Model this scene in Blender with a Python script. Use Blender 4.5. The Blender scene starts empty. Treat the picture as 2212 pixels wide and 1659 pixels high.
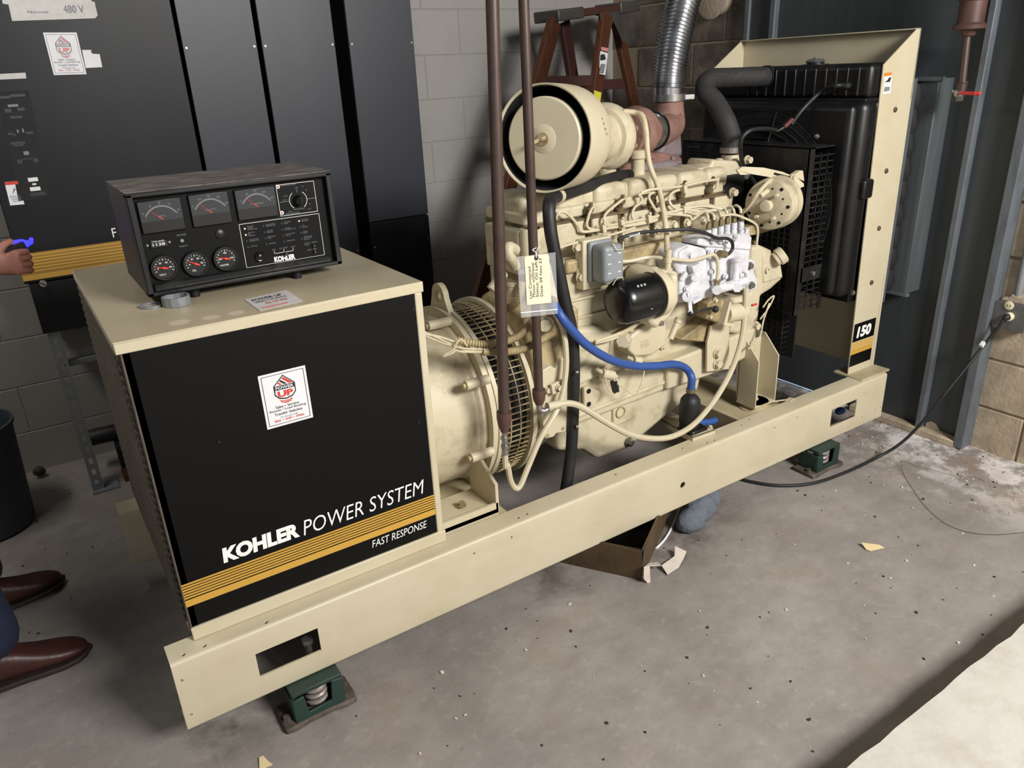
import bpy, bmesh, math, random
from mathutils import Vector, Matrix
random.seed(7)
scn = bpy.context.scene
COL = scn.collection

# ---------------------------------------------------------------- camera, world, lights, exposure
F_PX = 1631.54
def camera():
    yaw, pitch, roll = 0.56835867, -0.39323568, -0.04717083
    cy, sy, cp, sp = math.cos(yaw), math.sin(yaw), math.cos(pitch), math.sin(pitch)
    f = Vector((sy*cp, cy*cp, sp)); r = Vector((cy, -sy, 0)); u = r.cross(f)
    cr, sr = math.cos(roll), math.sin(roll)
    r2 = r*cr + u*sr; u2 = -r*sr + u*cr
    cd = bpy.data.cameras.new('camera'); co = bpy.data.objects.new('camera', cd); COL.objects.link(co)
    m = Matrix((( r2.x, u2.x, -f.x, -0.04943146), (r2.y, u2.y, -f.y, -1.57469542), (r2.z, u2.z, -f.z, 1.52054360), (0, 0, 0, 1)))
    co.matrix_world = m
    cd.sensor_fit = 'HORIZONTAL'; cd.sensor_width = 36.0; cd.lens = F_PX/2212*36.0
    cd.clip_start = 0.02; cd.clip_end = 60
    scn.camera = co
camera()
w = bpy.data.worlds.new('world'); scn.world = w; w.use_nodes = True
w.node_tree.nodes['Background'].inputs[0].default_value = (0.95, 0.97, 1.0, 1)
w.node_tree.nodes['Background'].inputs[1].default_value = 0.085
def area(name, loc, target, size, power, color=(1, 1, 1), size_y=None):
    l = bpy.data.lights.new(name, 'AREA'); l.energy = power; l.color = color
    l.shape = 'RECTANGLE'; l.size = size; l.size_y = size_y or size
    o = bpy.data.objects.new(name, l); COL.objects.link(o); o.location = loc
    o.rotation_euler = (Vector(target)-Vector(loc)).to_track_quat('-Z', 'Y').to_euler()
    return o
area('ceiling_lamp_front', (1.75, -3.3, 2.75), (1.3, 0.2, 0.5), 1.25, 228, (1.0, 0.975, 0.945), 0.8)
area('ceiling_lamp_rear', (-0.9, 0.9, 2.9), (-0.9, 0.9, 0.0), 0.3, 22, (1.0, 0.95, 0.88), 1.2)
area('fill_light_left', (-1.8, -3.6, 1.3), (1.2, 1.2, 0.9), 0.9, 9, (0.9, 0.94, 1.0), 2.0)  # added fill light, front left; brightens faces turned from the main lamp
scn.view_settings.view_transform = 'Standard'; scn.view_settings.look = 'None'
scn.view_settings.exposure = 0.0; scn.view_settings.gamma = 1.0; scn.view_settings.use_curve_mapping = False

# ---------------------------------------------------------------- materials
def lin(c):
    return tuple(((v/255)/12.92 if v/255 <= .04045 else ((v/255+.055)/1.055)**2.4) for v in c) + (1,)
MATS = {}
def mat(name, rgb, rough=0.5, metal=0.0, dirt=None, amt=0.0, scale=6.0, bump=0.0, bscale=60.0, spec=0.5, coat=0.0, lo=.45, hi=.75, alpha=1.0, emit=0.0, stretch=None):
    m = bpy.data.materials.new(name); m.use_nodes = True
    nt = m.node_tree; b = nt.nodes['Principled BSDF']
    b.inputs['Base Color'].default_value = lin(rgb); b.inputs['Roughness'].default_value = rough
    b.inputs['Metallic'].default_value = metal; b.inputs['Specular IOR Level'].default_value = spec
    if coat: b.inputs['Coat Weight'].default_value = coat; b.inputs['Coat Roughness'].default_value = .15
    if alpha < 1: b.inputs['Alpha'].default_value = alpha
    if emit: b.inputs['Emission Color'].default_value = lin(rgb); b.inputs['Emission Strength'].default_value = emit
    geo = nt.nodes.new('ShaderNodeNewGeometry')
    src = geo.outputs['Position']
    if stretch:
        mp = nt.nodes.new('ShaderNodeMapping'); mp.inputs['Scale'].default_value = stretch
        nt.links.new(src, mp.inputs['Vector']); src = mp.outputs['Vector']
    if dirt:
        n = nt.nodes.new('ShaderNodeTexNoise'); n.inputs['Scale'].default_value = scale; n.inputs['Detail'].default_value = 8; n.inputs['Roughness'].default_value = .65
        nt.links.new(src, n.inputs['Vector'])
        r = nt.nodes.new('ShaderNodeMapRange'); r.inputs['From Min'].default_value = lo; r.inputs['From Max'].default_value = hi; r.inputs['To Max'].default_value = amt
        nt.links.new(n.outputs['Fac'], r.inputs['Value'])
        mx = nt.nodes.new('ShaderNodeMix'); mx.data_type = 'RGBA'
        mx.inputs[6].default_value = lin(rgb); mx.inputs[7].default_value = lin(dirt)
        nt.links.new(r.outputs['Result'], mx.inputs[0]); nt.links.new(mx.outputs[2], b.inputs['Base Color'])
    if bump:
        n2 = nt.nodes.new('ShaderNodeTexNoise'); n2.inputs['Scale'].default_value = bscale; n2.inputs['Detail'].default_value = 5
        nt.links.new(geo.outputs['Position'], n2.inputs['Vector'])
        bp = nt.nodes.new('ShaderNodeBump'); bp.inputs['Strength'].default_value = bump; bp.inputs['Distance'].default_value = .004
        nt.links.new(n2.outputs['Fac'], bp.inputs['Height']); nt.links.new(bp.outputs['Normal'], b.inputs['Normal'])
    MATS[name] = m
    return m
CREAM = (197, 187, 160)
mat('cream', CREAM, .42, dirt=(176, 160, 124), amt=.45, scale=5)
mat('cream_top', (188, 174, 140), .5, dirt=(138, 126, 104), amt=.7, scale=7)
mat('cream_cast', (195, 185, 157), .5, dirt=(122, 104, 74), amt=.8, scale=9, bump=.25, bscale=90, lo=.47, hi=.76)
mat('cream_grimy', (170, 152, 112), .55, dirt=(84, 70, 48), amt=.85, scale=14, bump=.3, bscale=80, lo=.42, hi=.68)
mat('grime', (112, 96, 68), .65, dirt=(48, 40, 28), amt=.85, scale=16, lo=.4, hi=.66)
mat('cream_hose', (198, 187, 156), .6, dirt=(150, 130, 95), amt=.7, scale=12)
mat('lid', (176, 164, 136), .33, dirt=(150, 140, 118), amt=.8, scale=3.5, lo=.4)
mat('black_panel', (9, 9, 9), .5, spec=.18, dirt=(16, 16, 16), amt=.35, scale=5, lo=.55, hi=.8)
mat('black_paint', (12, 12, 12), .38, dirt=(52, 48, 44), amt=.45, scale=9, lo=.5)
mat('black_grille', (22, 22, 22), .4, dirt=(70, 68, 66), amt=.6, scale=14, lo=.5)
mat('radiator_black', (11, 11, 12), .42, dirt=(58, 52, 46), amt=.35, scale=8, lo=.55, hi=.8)
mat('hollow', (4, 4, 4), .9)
mat('blue_black', (42, 45, 54), .42, dirt=(48, 51, 58), amt=.5, scale=2, bump=.08, bscale=420)
mat('switch_black', (12, 13, 16), .42, spec=.3, dirt=(19, 20, 24), amt=.5, scale=2, bump=.06, bscale=420)
mat('gap_black', (5, 5, 6), .7)
mat('gold', (196, 152, 62), .5)
mat('gold_dark', (150, 112, 40), .5)
mat('white_ink', (236, 236, 232), .5)
mat('paper', (222, 222, 224), .6, dirt=(200, 200, 200), amt=.4, scale=20)
mat('card', (196, 194, 190), .55, dirt=(160, 150, 140), amt=.5, scale=30)
mat('ink', (35, 34, 38), .6)
mat('grey_ink', (120, 122, 128), .6)
mat('red_ink', (200, 58, 48), .6)
mat('pink_ink', (200, 130, 130), .6)
mat('orange_ink', (214, 120, 40), .6)
mat('white_pump', (210, 210, 214), .42, dirt=(150, 148, 152), amt=.7, scale=22, bump=.2, bscale=140, lo=.45)
mat('grey_box', (132, 137, 140), .45, dirt=(108, 112, 114), amt=.6, scale=10)
mat('filter_black', (8, 8, 9), .3, coat=.15)
mat('rubber', (22, 22, 23), .55, dirt=(52, 50, 48), amt=.5, scale=12, lo=.5)
mat('rubber_dusty', (36, 36, 37), .7, dirt=(78, 74, 68), amt=.6, scale=8, stretch=(3, 40, 40))
mat('blue_hose', (48, 80, 146), .45)
mat('galv', (138, 142, 144), .45, .25, dirt=(100, 102, 102), amt=.6, scale=14)
mat('flex_steel', (196, 198, 202), .28, 1.0, dirt=(110, 110, 112), amt=.6, scale=16)
mat('steel', (168, 166, 162), .35, .9, dirt=(110, 104, 96), amt=.6, scale=25)
mat('brass', (140, 128, 98), .4, .6, dirt=(90, 80, 58), amt=.6, scale=30)
mat('brown_pipe', (78, 62, 56), .42, .25, dirt=(54, 40, 34), amt=.8, scale=10)
mat('rust_paint', (92, 64, 58), .5, .1, dirt=(60, 42, 38), amt=.7, scale=9)
mat('exhaust_pink', (132, 100, 88), .7, dirt=(84, 52, 46), amt=.9, scale=16, bump=.35, bscale=70)
mat('exhaust_grey', (128, 118, 120), .65, dirt=(104, 72, 64), amt=.9, scale=10, bump=.35, bscale=70)
mat('floor_dummy', (150, 140, 130), .8)
mat('duct_metal', (66, 71, 74), .5, .15, dirt=(88, 92, 94), amt=.5, scale=4, lo=.5, hi=.8, stretch=(1, 6, .7))
mat('duct_edge', (104, 110, 116), .5, .2, dirt=(70, 72, 74), amt=.7, scale=14, stretch=(2, 2, .6))
mat('duct_sheet', (86, 92, 95), .45, .3, dirt=(116, 124, 124), amt=.5, scale=5, stretch=(6, 14, .5))
mat('canvas_black', (14, 14, 15), .75, bump=.2, bscale=40)
mat('green_iso', (30, 54, 46), .5, dirt=(40, 42, 36), amt=.7, scale=16)
mat('iso_base', (74, 64, 56), .75, dirt=(120, 112, 104), amt=.8, scale=18, bump=.3, bscale=60)
mat('spring_grey', (150, 140, 136), .45, .4)
mat('red', (196, 52, 52), .45)
mat('red_orange', (226, 60, 40), .45)
mat('skin', (150, 98, 82), .55)
mat('denim', (16, 23, 46), .85, dirt=(30, 40, 70), amt=.5, scale=10, bump=.3, bscale=300)
mat('boot', (60, 30, 24), .45, dirt=(48, 24, 20), amt=.8, scale=14, bump=.25, bscale=70)
mat('boot_sole', (38, 26, 24), .7)
mat('shirt', (70, 74, 84), .85)
mat('wood', (84, 46, 26), .6, dirt=(52, 26, 14), amt=.8, scale=6, stretch=(8, 8, 1.2))
mat('wood_dark', (66, 34, 26), .6, dirt=(40, 20, 14), amt=.7, scale=6)
mat('ladder_metal', (92, 88, 84), .5, .5, dirt=(60, 52, 48), amt=.7, scale=10)
mat('pan_rust', (82, 65, 42), .65, dirt=(44, 33, 22), amt=.9, scale=10, bump=.2, bscale=60)
mat('oil', (6, 6, 6), .15)
mat('stone_blue', (98, 105, 114), .95, dirt=(76, 82, 92), amt=.8, scale=60, bump=.9, bscale=120)
mat('tape', (206, 196, 184), .6, dirt=(170, 158, 146), amt=.6, scale=30)
mat('scrap', (214, 194, 150), .7)
mat('white_cord', (220, 222, 226), .5)
mat('bin', (58, 66, 74), .6)
mat('blue_glow', (40, 40, 255), .4, emit=3.0)
mat('outlet_ivory', (218, 206, 174), .5)
mat('outlet_metal', (110, 112, 112), .4, .5, dirt=(84, 84, 84), amt=.6, scale=20)
mat('spall', (176, 160, 142), .95, bump=.8, bscale=50)
mat('daylight', (210, 232, 255), .5, emit=1.1)
mat('dial_face', (50, 52, 54), .35)
mat('dark_plastic', (15, 15, 16), .42, dirt=(40, 38, 36), amt=.3, scale=12)
mat('dusty_top', (70, 66, 63), .7, dirt=(122, 114, 108), amt=.8, scale=7, stretch=(2, 6, 1), lo=.4, hi=.65)
mat('burgundy', (92, 44, 42), .5)
mat('yellow', (214, 204, 60), .5)
mat('debris_dark', (52, 40, 36), .9)
mat('debris_light', (206, 200, 190), .9)
mat('pale_block', (192, 187, 178), .85, dirt=(168, 161, 150), amt=.7, scale=9, bump=.35, bscale=45)
mat('coil', (92, 84, 74), .75, dirt=(58, 50, 42), amt=.8, scale=18)
mat('louvre_dirt', (92, 83, 72), .85, dirt=(54, 48, 40), amt=.8, scale=16)
def bag_material():
    m = bpy.data.materials.new('clear_bag'); m.use_nodes = True; nt = m.node_tree
    b = nt.nodes['Principled BSDF']; b.inputs['Base Color'].default_value = (.85, .87, .9, 1)
    b.inputs['Roughness'].default_value = .25; b.inputs['Alpha'].default_value = .15
    MATS['clear_bag'] = m
bag_material()
def floor_material():
    m = bpy.data.materials.new('concrete_floor'); m.use_nodes = True; nt = m.node_tree; N = nt.nodes; L = nt.links
    b = N['Principled BSDF']; g = N.new('ShaderNodeNewGeometry'); P = g.outputs['Position']
    def noise(s, d=8, r=.6, stretch=None):
        n = N.new('ShaderNodeTexNoise'); n.inputs['Scale'].default_value = s; n.inputs['Detail'].default_value = d; n.inputs['Roughness'].default_value = r
        if stretch:
            mp = N.new('ShaderNodeMapping'); mp.inputs['Scale'].default_value = stretch; L.new(P, mp.inputs['Vector']); L.new(mp.outputs['Vector'], n.inputs['Vector'])
        else: L.new(P, n.inputs['Vector'])
        return n.outputs['Fac']
    def rng(v, a, c, t0=0., t1=1.):
        r = N.new('ShaderNodeMapRange'); r.inputs['From Min'].default_value = a; r.inputs['From Max'].default_value = c
        r.inputs['To Min'].default_value = t0; r.inputs['To Max'].default_value = t1; L.new(v, r.inputs['Value']); return r.outputs['Result']
    def mix(f, a, c):
        x = N.new('ShaderNodeMix'); x.data_type = 'RGBA'; L.new(f, x.inputs[0])
        for i, v in ((6, a), (7, c)):
            if isinstance(v, tuple): x.inputs[i].default_value = v
            else: L.new(v, x.inputs[i])
        return x.outputs[2]
    def mul(a, c):
        x = N.new('ShaderNodeMath'); x.operation = 'MULTIPLY'; L.new(a, x.inputs[0]); L.new(c, x.inputs[1]); return x.outputs[0]
    def spot(c, r, soft=.5):
        d = N.new('ShaderNodeVectorMath'); d.operation = 'DISTANCE'; L.new(P, d.inputs[0]); d.inputs[1].default_value = c
        return rng(d.outputs['Value'], r*(1-soft), r*(1+soft), 1., 0.)
    c = mix(rng(noise(2.2), .35, .68), lin((154, 148, 142)), lin((130, 124, 119)))
    c = mix(rng(noise(9, 10, .7, (1, 1.6, 1)), .42, .72, 0, .55), c, lin((116, 109, 103)))
    c = mix(rng(noise(26, 6), .56, .76, 0, .5), c, lin((168, 161, 154)))
    c = mix(rng(noise(3.1, 6), .56, .75, 0, .35), c, lin((150, 122, 104)))
    c = mix(rng(noise(70, 3), .68, .74, 0, .6), c, lin((84, 74, 66)))
    # white efflorescence along the foot of the side wall
    sx = N.new('ShaderNodeSeparateXYZ'); L.new(P, sx.inputs[0])
    edge = rng(sx.outputs['X'], 2.45, 2.95)
    c = mix(mul(edge, rng(noise(5.5, 9, .72), .46, .56, 0, .95)), c, lin((226, 220, 218)))
    c = mix(mul(edge, rng(noise(4.1, 7, .7), .5, .66, 0, .6)), c, lin((150, 118, 92)))
    # oil marks
    for cen, r in (((1.13, .06, 0), .10), ((1.55, -.02, 0), .12), ((.08, .1, 0), .1), ((1.75, .1, 0), .18), ((1.35, .1, 0), .1)):
        c = mix(mul(spot(cen, r), rng(noise(11, 6), .38, .62, .1, .75)), c, lin((74, 66, 60)))
    L.new(c, b.inputs['Base Color']); b.inputs['Roughness'].default_value = .62
    bp = N.new('ShaderNodeBump'); bp.inputs['Strength'].default_value = .35; bp.inputs['Distance'].default_value = .004
    L.new(noise(45, 8, .7), bp.inputs['Height']); L.new(bp.outputs['Normal'], b.inputs['Normal'])
    MATS['concrete_floor'] = m
floor_material()
mat('cmu_paint', (158, 155, 150), .42, dirt=(146, 142, 136), amt=.6, scale=3, bump=.25, bscale=110)
mat('cmu_joint', (150, 147, 142), .6)
mat('cmu_raw', (190, 174, 150), .9, dirt=(118, 104, 86), amt=.75, scale=4.5, bump=.5, bscale=80, lo=.45, hi=.66)
mat('cmu_shaded', (128, 118, 106), .9, dirt=(70, 64, 56), amt=.8, scale=4.5, bump=.5, bscale=80, lo=.42, hi=.62)  # raw block near the corner: dirt, plus shade put into the darker base
mat('cmu_raw_joint', (150, 136, 118), .95)

# ---------------------------------------------------------------- mesh builder
def vec(p): return Vector(p)
def frame(axis):
    a = vec(axis).normalized()
    t = Vector((0, 0, 1)) if abs(a.z) < .9 else Vector((1, 0, 0))
    u = t.cross(a).normalized(); v = a.cross(u)
    return a, u, v
def catmull(pts, k=8, closed=False):
    P = [vec(p) for p in pts]
    if len(P) < 3 and not closed: return P
    out = []; n = len(P)
    rng = range(n) if closed else range(n-1)
    for i in rng:
        if closed: a, b, c, d = P[(i-1) % n], P[i], P[(i+1) % n], P[(i+2) % n]
        else:
            b, c = P[i], P[i+1]; a = P[i-1] if i > 0 else b+(b-c); d = P[i+2] if i+2 < n else c+(c-b)
        for j in range(k):
            t = j/k
            out.append(.5*((2*b)+(c-a)*t+(2*a-5*b+4*c-d)*t*t+(3*b-a-3*c+d)*t*t*t))
    if not closed: out.append(P[-1])
    return out
class B:
    def __init__(s): s.v = []; s.f = []
    def add(s, vs, fs):
        o = len(s.v); s.v += [tuple(x) for x in vs]; s.f += [tuple(i+o for i in f) for f in fs]; return s
    def box(s, x0, x1, y0, y1, z0, z1):
        return s.add([(x0, y0, z0), (x1, y0, z0), (x1, y1, z0), (x0, y1, z0), (x0, y0, z1), (x1, y0, z1), (x1, y1, z1), (x0, y1, z1)],
                     [(0, 3, 2, 1), (4, 5, 6, 7), (0, 1, 5, 4), (1, 2, 6, 5), (2, 3, 7, 6), (3, 0, 4, 7)])
    def obox(s, c, ax, ay, az):       # centre and three half-vectors
        c, ax, ay, az = vec(c), vec(ax), vec(ay), vec(az)
        q = [c+i*ax+j*ay+k*az for k in (-1, 1) for i, j in ((-1, -1), (1, -1), (1, 1), (-1, 1))]
        return s.add(q, [(0, 3, 2, 1), (4, 5, 6, 7), (0, 1, 5, 4), (1, 2, 6, 5), (2, 3, 7, 6), (3, 0, 4, 7)])
    def bar(s, p0, p1, w, h, up=(0, 0, 1)):
        p0, p1 = vec(p0), vec(p1); a = (p1-p0); u = vec(up); u = (u-a*(u.dot(a)/a.length_squared)).normalized(); v = a.normalized().cross(u)
        return s.obox((p0+p1)/2, a/2, v*w/2, u*h/2)
    def cyl(s, p0, p1, r0, r1=None, n=24):
        r1 = r0 if r1 is None else r1
        p0, p1 = vec(p0), vec(p1); a, u, v = frame(p1-p0); vs = []
        for p, r in ((p0, r0), (p1, r1)):
            vs += [p+(u*math.cos(2*math.pi*i/n)+v*math.sin(2*math.pi*i/n))*r for i in range(n)]
        fs = [(i, (i+1) % n, n+(i+1) % n, n+i) for i in range(n)]+[tuple(range(n-1, -1, -1)), tuple(range(n, 2*n))]
        return s.add(vs, fs)
    def hexa(s, p, d, r, h):
        p, d = vec(p), vec(d).normalized()
        s.cyl(p, p+d*h*.25, r*1.25, n=16); return s.cyl(p+d*h*.2, p+d*h, r, r*.97, 6)
    def lathe(s, o, axis, prof, n=32, a0=0, a1=2*math.pi, cap=True):
        o = vec(o); a, u, v = frame(axis); full = abs(a1-a0-2*math.pi) < 1e-6; m = n if full else n+1
        vs = []
        for d, r in prof:
            for i in range(m):
                t = a0+(a1-a0)*i/n
                vs.append(o+a*d+(u*math.cos(t)+v*math.sin(t))*max(r, 1e-5))
        fs = []
        for k in range(len(prof)-1):
            for i in range(n):
                j = (i+1) % m
                fs.append((k*m+i, k*m+j, (k+1)*m+j, (k+1)*m+i))
        if cap and full:
            fs += [tuple(range(m-1, -1, -1)), tuple(range((len(prof)-1)*m, len(prof)*m))]
        return s.add(vs, fs)
    def tube(s, pts, r, n=10, k=8, closed=False, smooth=True, cap=True):
        P = catmull(pts, k, closed) if smooth else [vec(p) for p in pts]
        Q = [P[0]]
        for p in P[1:]:
            if (p-Q[-1]).length > 1e-6: Q.append(p)
        P = Q; m = len(P); rr = (lambda i: r) if not hasattr(r, '__len__') else (lambda i: r[min(len(r)-1, int(i/(m-1)*(len(r)-1)+.5))])
        if callable(r): rr = lambda i: r(i/(m-1))
        T = []
        for i in range(m):
            a = P[(i+1) % m] if (closed or i+1 < m) else P[i]; b = P[i-1] if (closed or i > 0) else P[i]
            T.append((a-b).normalized())
        a, u, v = frame(T[0]); vs = []
        for i in range(m):
            t = T[i]; u = (u-t*u.dot(t)).normalized(); v = t.cross(u)
            vs += [P[i]+(u*math.cos(2*math.pi*j/n)+v*math.sin(2*math.pi*j/n))*rr(i) for j in range(n)]
        fs = []
        for i in range(m if closed else m-1):
            i2 = (i+1) % m
            for j in range(n): fs.append((i*n+j, i*n+(j+1) % n, i2*n+(j+1) % n, i2*n+j))
        if cap and not closed: fs += [tuple(range(n-1, -1, -1)), tuple(range((m-1)*n, m*n))]
        return s.add(vs, fs)
    def prism(s, poly, d):
        d = vec(d); n = len(poly); p = [vec(q) for q in poly]
        return s.add(p+[q+d for q in p], [tuple(range(n-1, -1, -1)), tuple(range(n, 2*n))]+[(i, (i+1) % n, n+(i+1) % n, n+i) for i in range(n)])
    def ball(s, c, r, n=16, m=10, M=None):
        c = vec(c); r = (r, r, r) if not hasattr(r, '__len__') else r; vs = []
        for i in range(1, m):
            for j in range(n):
                t, p = math.pi*i/m, 2*math.pi*j/n
                q = Vector((r[0]*math.sin(t)*math.cos(p), r[1]*math.sin(t)*math.sin(p), r[2]*math.cos(t)))
                vs.append(c+(M@q if M else q))
        top, bot = Vector((0, 0, r[2])), Vector((0, 0, -r[2]))
        vs += [c+(M@top if M else top), c+(M@bot if M else bot)]
        fs = [((i*n+j), (i+1)*n+j, (i+1)*n+(j+1) % n, i*n+(j+1) % n) for i in range(m-2) for j in range(n)]
        k = (m-1)*n
        fs += [(k, j, (j+1) % n) for j in range(n)]+[(k+1, (m-2)*n+(j+1) % n, (m-2)*n+j) for j in range(n)]
        return s.add(vs, fs)
def world_loc(o):
    p = Vector((0, 0, 0))
    while o: p += Vector(o.location); o = o.parent
    return p
def finish(me, ang):
    bm = bmesh.new(); bm.from_mesh(me); bmesh.ops.recalc_face_normals(bm, faces=bm.faces); bm.to_mesh(me); bm.free()
    for p in me.polygons: p.use_smooth = True
    me.set_sharp_from_angle(angle=math.radians(ang))
def mk(name, b, m, parent=None, bevel=0, seg=2, ang=38, label=None, sub=0):
    off = world_loc(parent) if parent else Vector((0, 0, 0))
    me = bpy.data.meshes.new(name); me.from_pydata([(x-off.x, y-off.y, z-off.z) for x, y, z in b.v], [], b.f)
    finish(me, ang); me.materials.append(MATS[m])
    o = bpy.data.objects.new(name, me); COL.objects.link(o); o.parent = parent
    if bevel:
        md = o.modifiers.new('bevel', 'BEVEL'); md.width = bevel; md.segments = seg; md.limit_method = 'ANGLE'; md.angle_limit = math.radians(40)
    if sub:
        md = o.modifiers.new('sub', 'SUBSURF'); md.levels = sub; md.render_levels = sub
    if label: o['label'] = label
    return o
def cut(o, cutter, bevel=0):
    me = bpy.data.meshes.new('cutter'); off = world_loc(o)
    me.from_pydata([(x-off.x, y-off.y, z-off.z) for x, y, z in cutter.v], [], cutter.f)
    bm = bmesh.new(); bm.from_mesh(me); bmesh.ops.recalc_face_normals(bm, faces=bm.faces); bm.to_mesh(me); bm.free()
    c = bpy.data.objects.new('cutter', me); COL.objects.link(c); c.location = off
    par = o.parent
    md = o.modifiers.new('cut', 'BOOLEAN'); md.operation = 'DIFFERENCE'; md.object = c; md.solver = 'EXACT'
    bpy.context.view_layer.update()
    dg = bpy.context.evaluated_depsgraph_get()
    new = bpy.data.meshes.new_from_object(o.evaluated_get(dg))
    o.modifiers.clear(); o.data = new
    for p in new.polygons: p.use_smooth = True
    new.set_sharp_from_angle(angle=math.radians(35))
    bpy.data.objects.remove(c)
    return o
def thing(name, label, cat, loc=(0, 0, 0), group=None):
    o = bpy.data.objects.new(name, None); o.empty_display_size = .1; COL.objects.link(o); o.location = loc
    return tag(o, label, cat, group)
def tag(o, label, cat, group=None):
    o['label'] = label; o['category'] = cat
    if group: o['group'] = group
    return o
def struct(o): o['kind'] = 'structure'; return o
def dup(root, delta, label, group=None):
    r = root.copy(); COL.objects.link(r); r.location = Vector(root.location)+Vector(delta); r['label'] = label
    if group: r['group'] = group
    for ch in list(root.children):
        c = ch.copy(); COL.objects.link(c); c.parent = r
        for g in ch.children:
            d = g.copy(); COL.objects.link(d); d.parent = c
    return r
def text(name, body, m, parent, o, ux, uy, width=None, height=None, bold=0.0, shear=0.0, lift=.0006, align='LEFT', spacing=1.0, size=None):
    """lettering lying on a surface: o = lower left corner, ux / uy = reading and up directions"""
    cu = bpy.data.curves.new(name, 'FONT'); cu.body = body; cu.size = 1.0; cu.shear = shear; cu.offset = bold; cu.space_character = spacing
    cu.resolution_u = 3
    t = bpy.data.objects.new(name, cu); COL.objects.link(t)
    dg = bpy.context.evaluated_depsgraph_get(); dg.update()
    me = bpy.data.meshes.new_from_object(t.evaluated_get(dg)); bpy.data.objects.remove(t); bpy.data.curves.remove(cu)
    if not me.vertices: return None
    xs = [v.co.x for v in me.vertices]; ys = [v.co.y for v in me.vertices]
    x0, x1, y0, y1 = min(xs), max(xs), min(ys), max(ys)
    sx = width/(x1-x0) if width else None; sy = height/(y1-y0) if height else None
    sx = sx or sy or size; sy = sy or sx
    if align == 'CENTER': x0 = (x0+x1)/2
    ux, uy, o = vec(ux).normalized(), vec(uy).normalized(), vec(o); nn = ux.cross(uy)
    off = world_loc(parent) if parent else Vector((0, 0, 0))
    for v in me.vertices:
        p = o+ux*((v.co.x-x0)*sx)+uy*((v.co.y-y0)*sy)+nn*lift-off
        v.co = p
    me.materials.clear(); me.materials.append(MATS[m])
    ob = bpy.data.objects.new(name, me); COL.objects.link(ob); ob.parent = parent
    return ob
def sheet(corners, t, nrm):
    n = vec(nrm).normalized()*t
    return B().prism(corners, n)
XA, YA, ZA = Vector((1, 0, 0)), Vector((0, 1, 0)), Vector((0, 0, 1))

# ================================================================ the setting
fl = struct(mk('floor', B().box(-3.2, 3.3, -4.2, 2.3, -.12, 0), 'concrete_floor'))
wall_b = struct(mk('wall_back', B().box(-3.2, 3.3, 2.024, 2.2, 0, 2.7), 'cmu_joint'))
wall_r = struct(mk('wall_right', B().box(3.036, 3.25, 1.02, 2.02, 0, 2.7).box(3.036, 3.25, -4.2, -.2, 0, 2.7).box(3.05, 3.25, -.2, 1.02, .012, 2.7), 'cmu_raw_joint'))
BW, BH = .4064, .2032
def block_mesh(w, axis, m):
    b = B()
    if axis == 'y': b.box(.002, w-.002, -.0025, .02, .002, BH-.002)
    else: b.box(-.006, .02, .004, w-.006, .005, BH-.006)
    me = bpy.data.meshes.new('block'); me.from_pydata(b.v, [], b.f); me.materials.append(MATS[m])
    bm = bmesh.new(); bm.from_mesh(me); bmesh.ops.bevel(bm, geom=bm.edges[:], offset=.002, segments=1, affect='EDGES'); bmesh.ops.recalc_face_normals(bm, faces=bm.faces); bm.to_mesh(me); bm.free()
    return me
mb = block_mesh(BW, 'y', 'cmu_paint'); mr = block_mesh(BW, 'x', 'cmu_raw'); mo = block_mesh(BW, 'x', 'cmu_shaded')
def place_block(me, par, loc):
    o = bpy.data.objects.new('block', me); COL.objects.link(o); o.parent = par; o.location = loc
for row in range(12):
    z = row*BH-.02
    if row == 0: z = 0.0-.02
    for c in range(-3, 8):
        x = c*BW+(BW/2 if row % 2 else 0)
        if x+BW > 3.05: continue
        if x > .12 and x+BW < 1.55: continue            # wholly behind the switchgear
        if x < .12 and z > 1.2: continue
        place_block(mb, wall_b, (x, 2.024, z))
    for c in range(-4, 5):
        y = c*BW+.38+(BW/2 if row % 2 else 0)
        if y+BW <= -.2 and y > -1.5 and z < 1.6 or (y >= 1.0 and y+BW < 2.1 and z > .3):
            place_block(mr if y < .5 else mo, wall_r, (3.036, y, z))
        pass
# end blocks cut at the metal frame and at the corner
for row in range(12):
    z = row*BH-.02
    odd = row % 2
    y0 = -2*BW+.38+(BW/2 if odd else 0)
    if y0+BW > -.2:
        w = -.2-y0
        if w > .05 and z < 1.6: place_block(block_mesh(w, 'x', 'cmu_raw'), wall_r, (3.036, y0, z))
    y1 = 2*BW+.38+(BW/2 if odd else 0)-BW
    if y1 < 1.02 and y1+BW > 1.07 and z > .3:
        place_block(block_mesh(y1+BW-1.02, 'x', 'cmu_shaded'), wall_r, (3.036, 1.02, z))

# dark sheet-metal plenum panel in the side wall
pan = struct(mk('trim_1', B().box(3.0, 3.035, -.235, 1.03, .012, 2.6), 'duct_metal', bevel=.002))
for name, y0, y1, x0, z0 in (('frame_stile', -.262, -.226, 2.955, .005), ('channel_rib', -.078, -.054, 2.965, .03), ('channel_rib', .862, .89, 2.97, .03), ('frame_stile', 1.018, 1.045, 2.985, .005)):
    mk(name, B().box(x0, 3.034, y0, y1, z0, 2.6), 'duct_edge', pan, bevel=.003)
mk('sill_plate', B().box(2.955, 3.0, -.235, .25, .0, .03), 'cmu_raw', pan, bevel=.004)
mk('rust_patch', B().prism([(2.997, -0.087, 0.053), (2.997, -0.081, 0.015), (2.997, -0.236, 0.017), (2.997, -0.205, 0.032), (2.997, -0.146, 0.036), (2.997, -0.126, 0.059), (2.997, -0.105, 0.064)], (-.002, 0, 0)), 'cmu_raw', pan)
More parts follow.
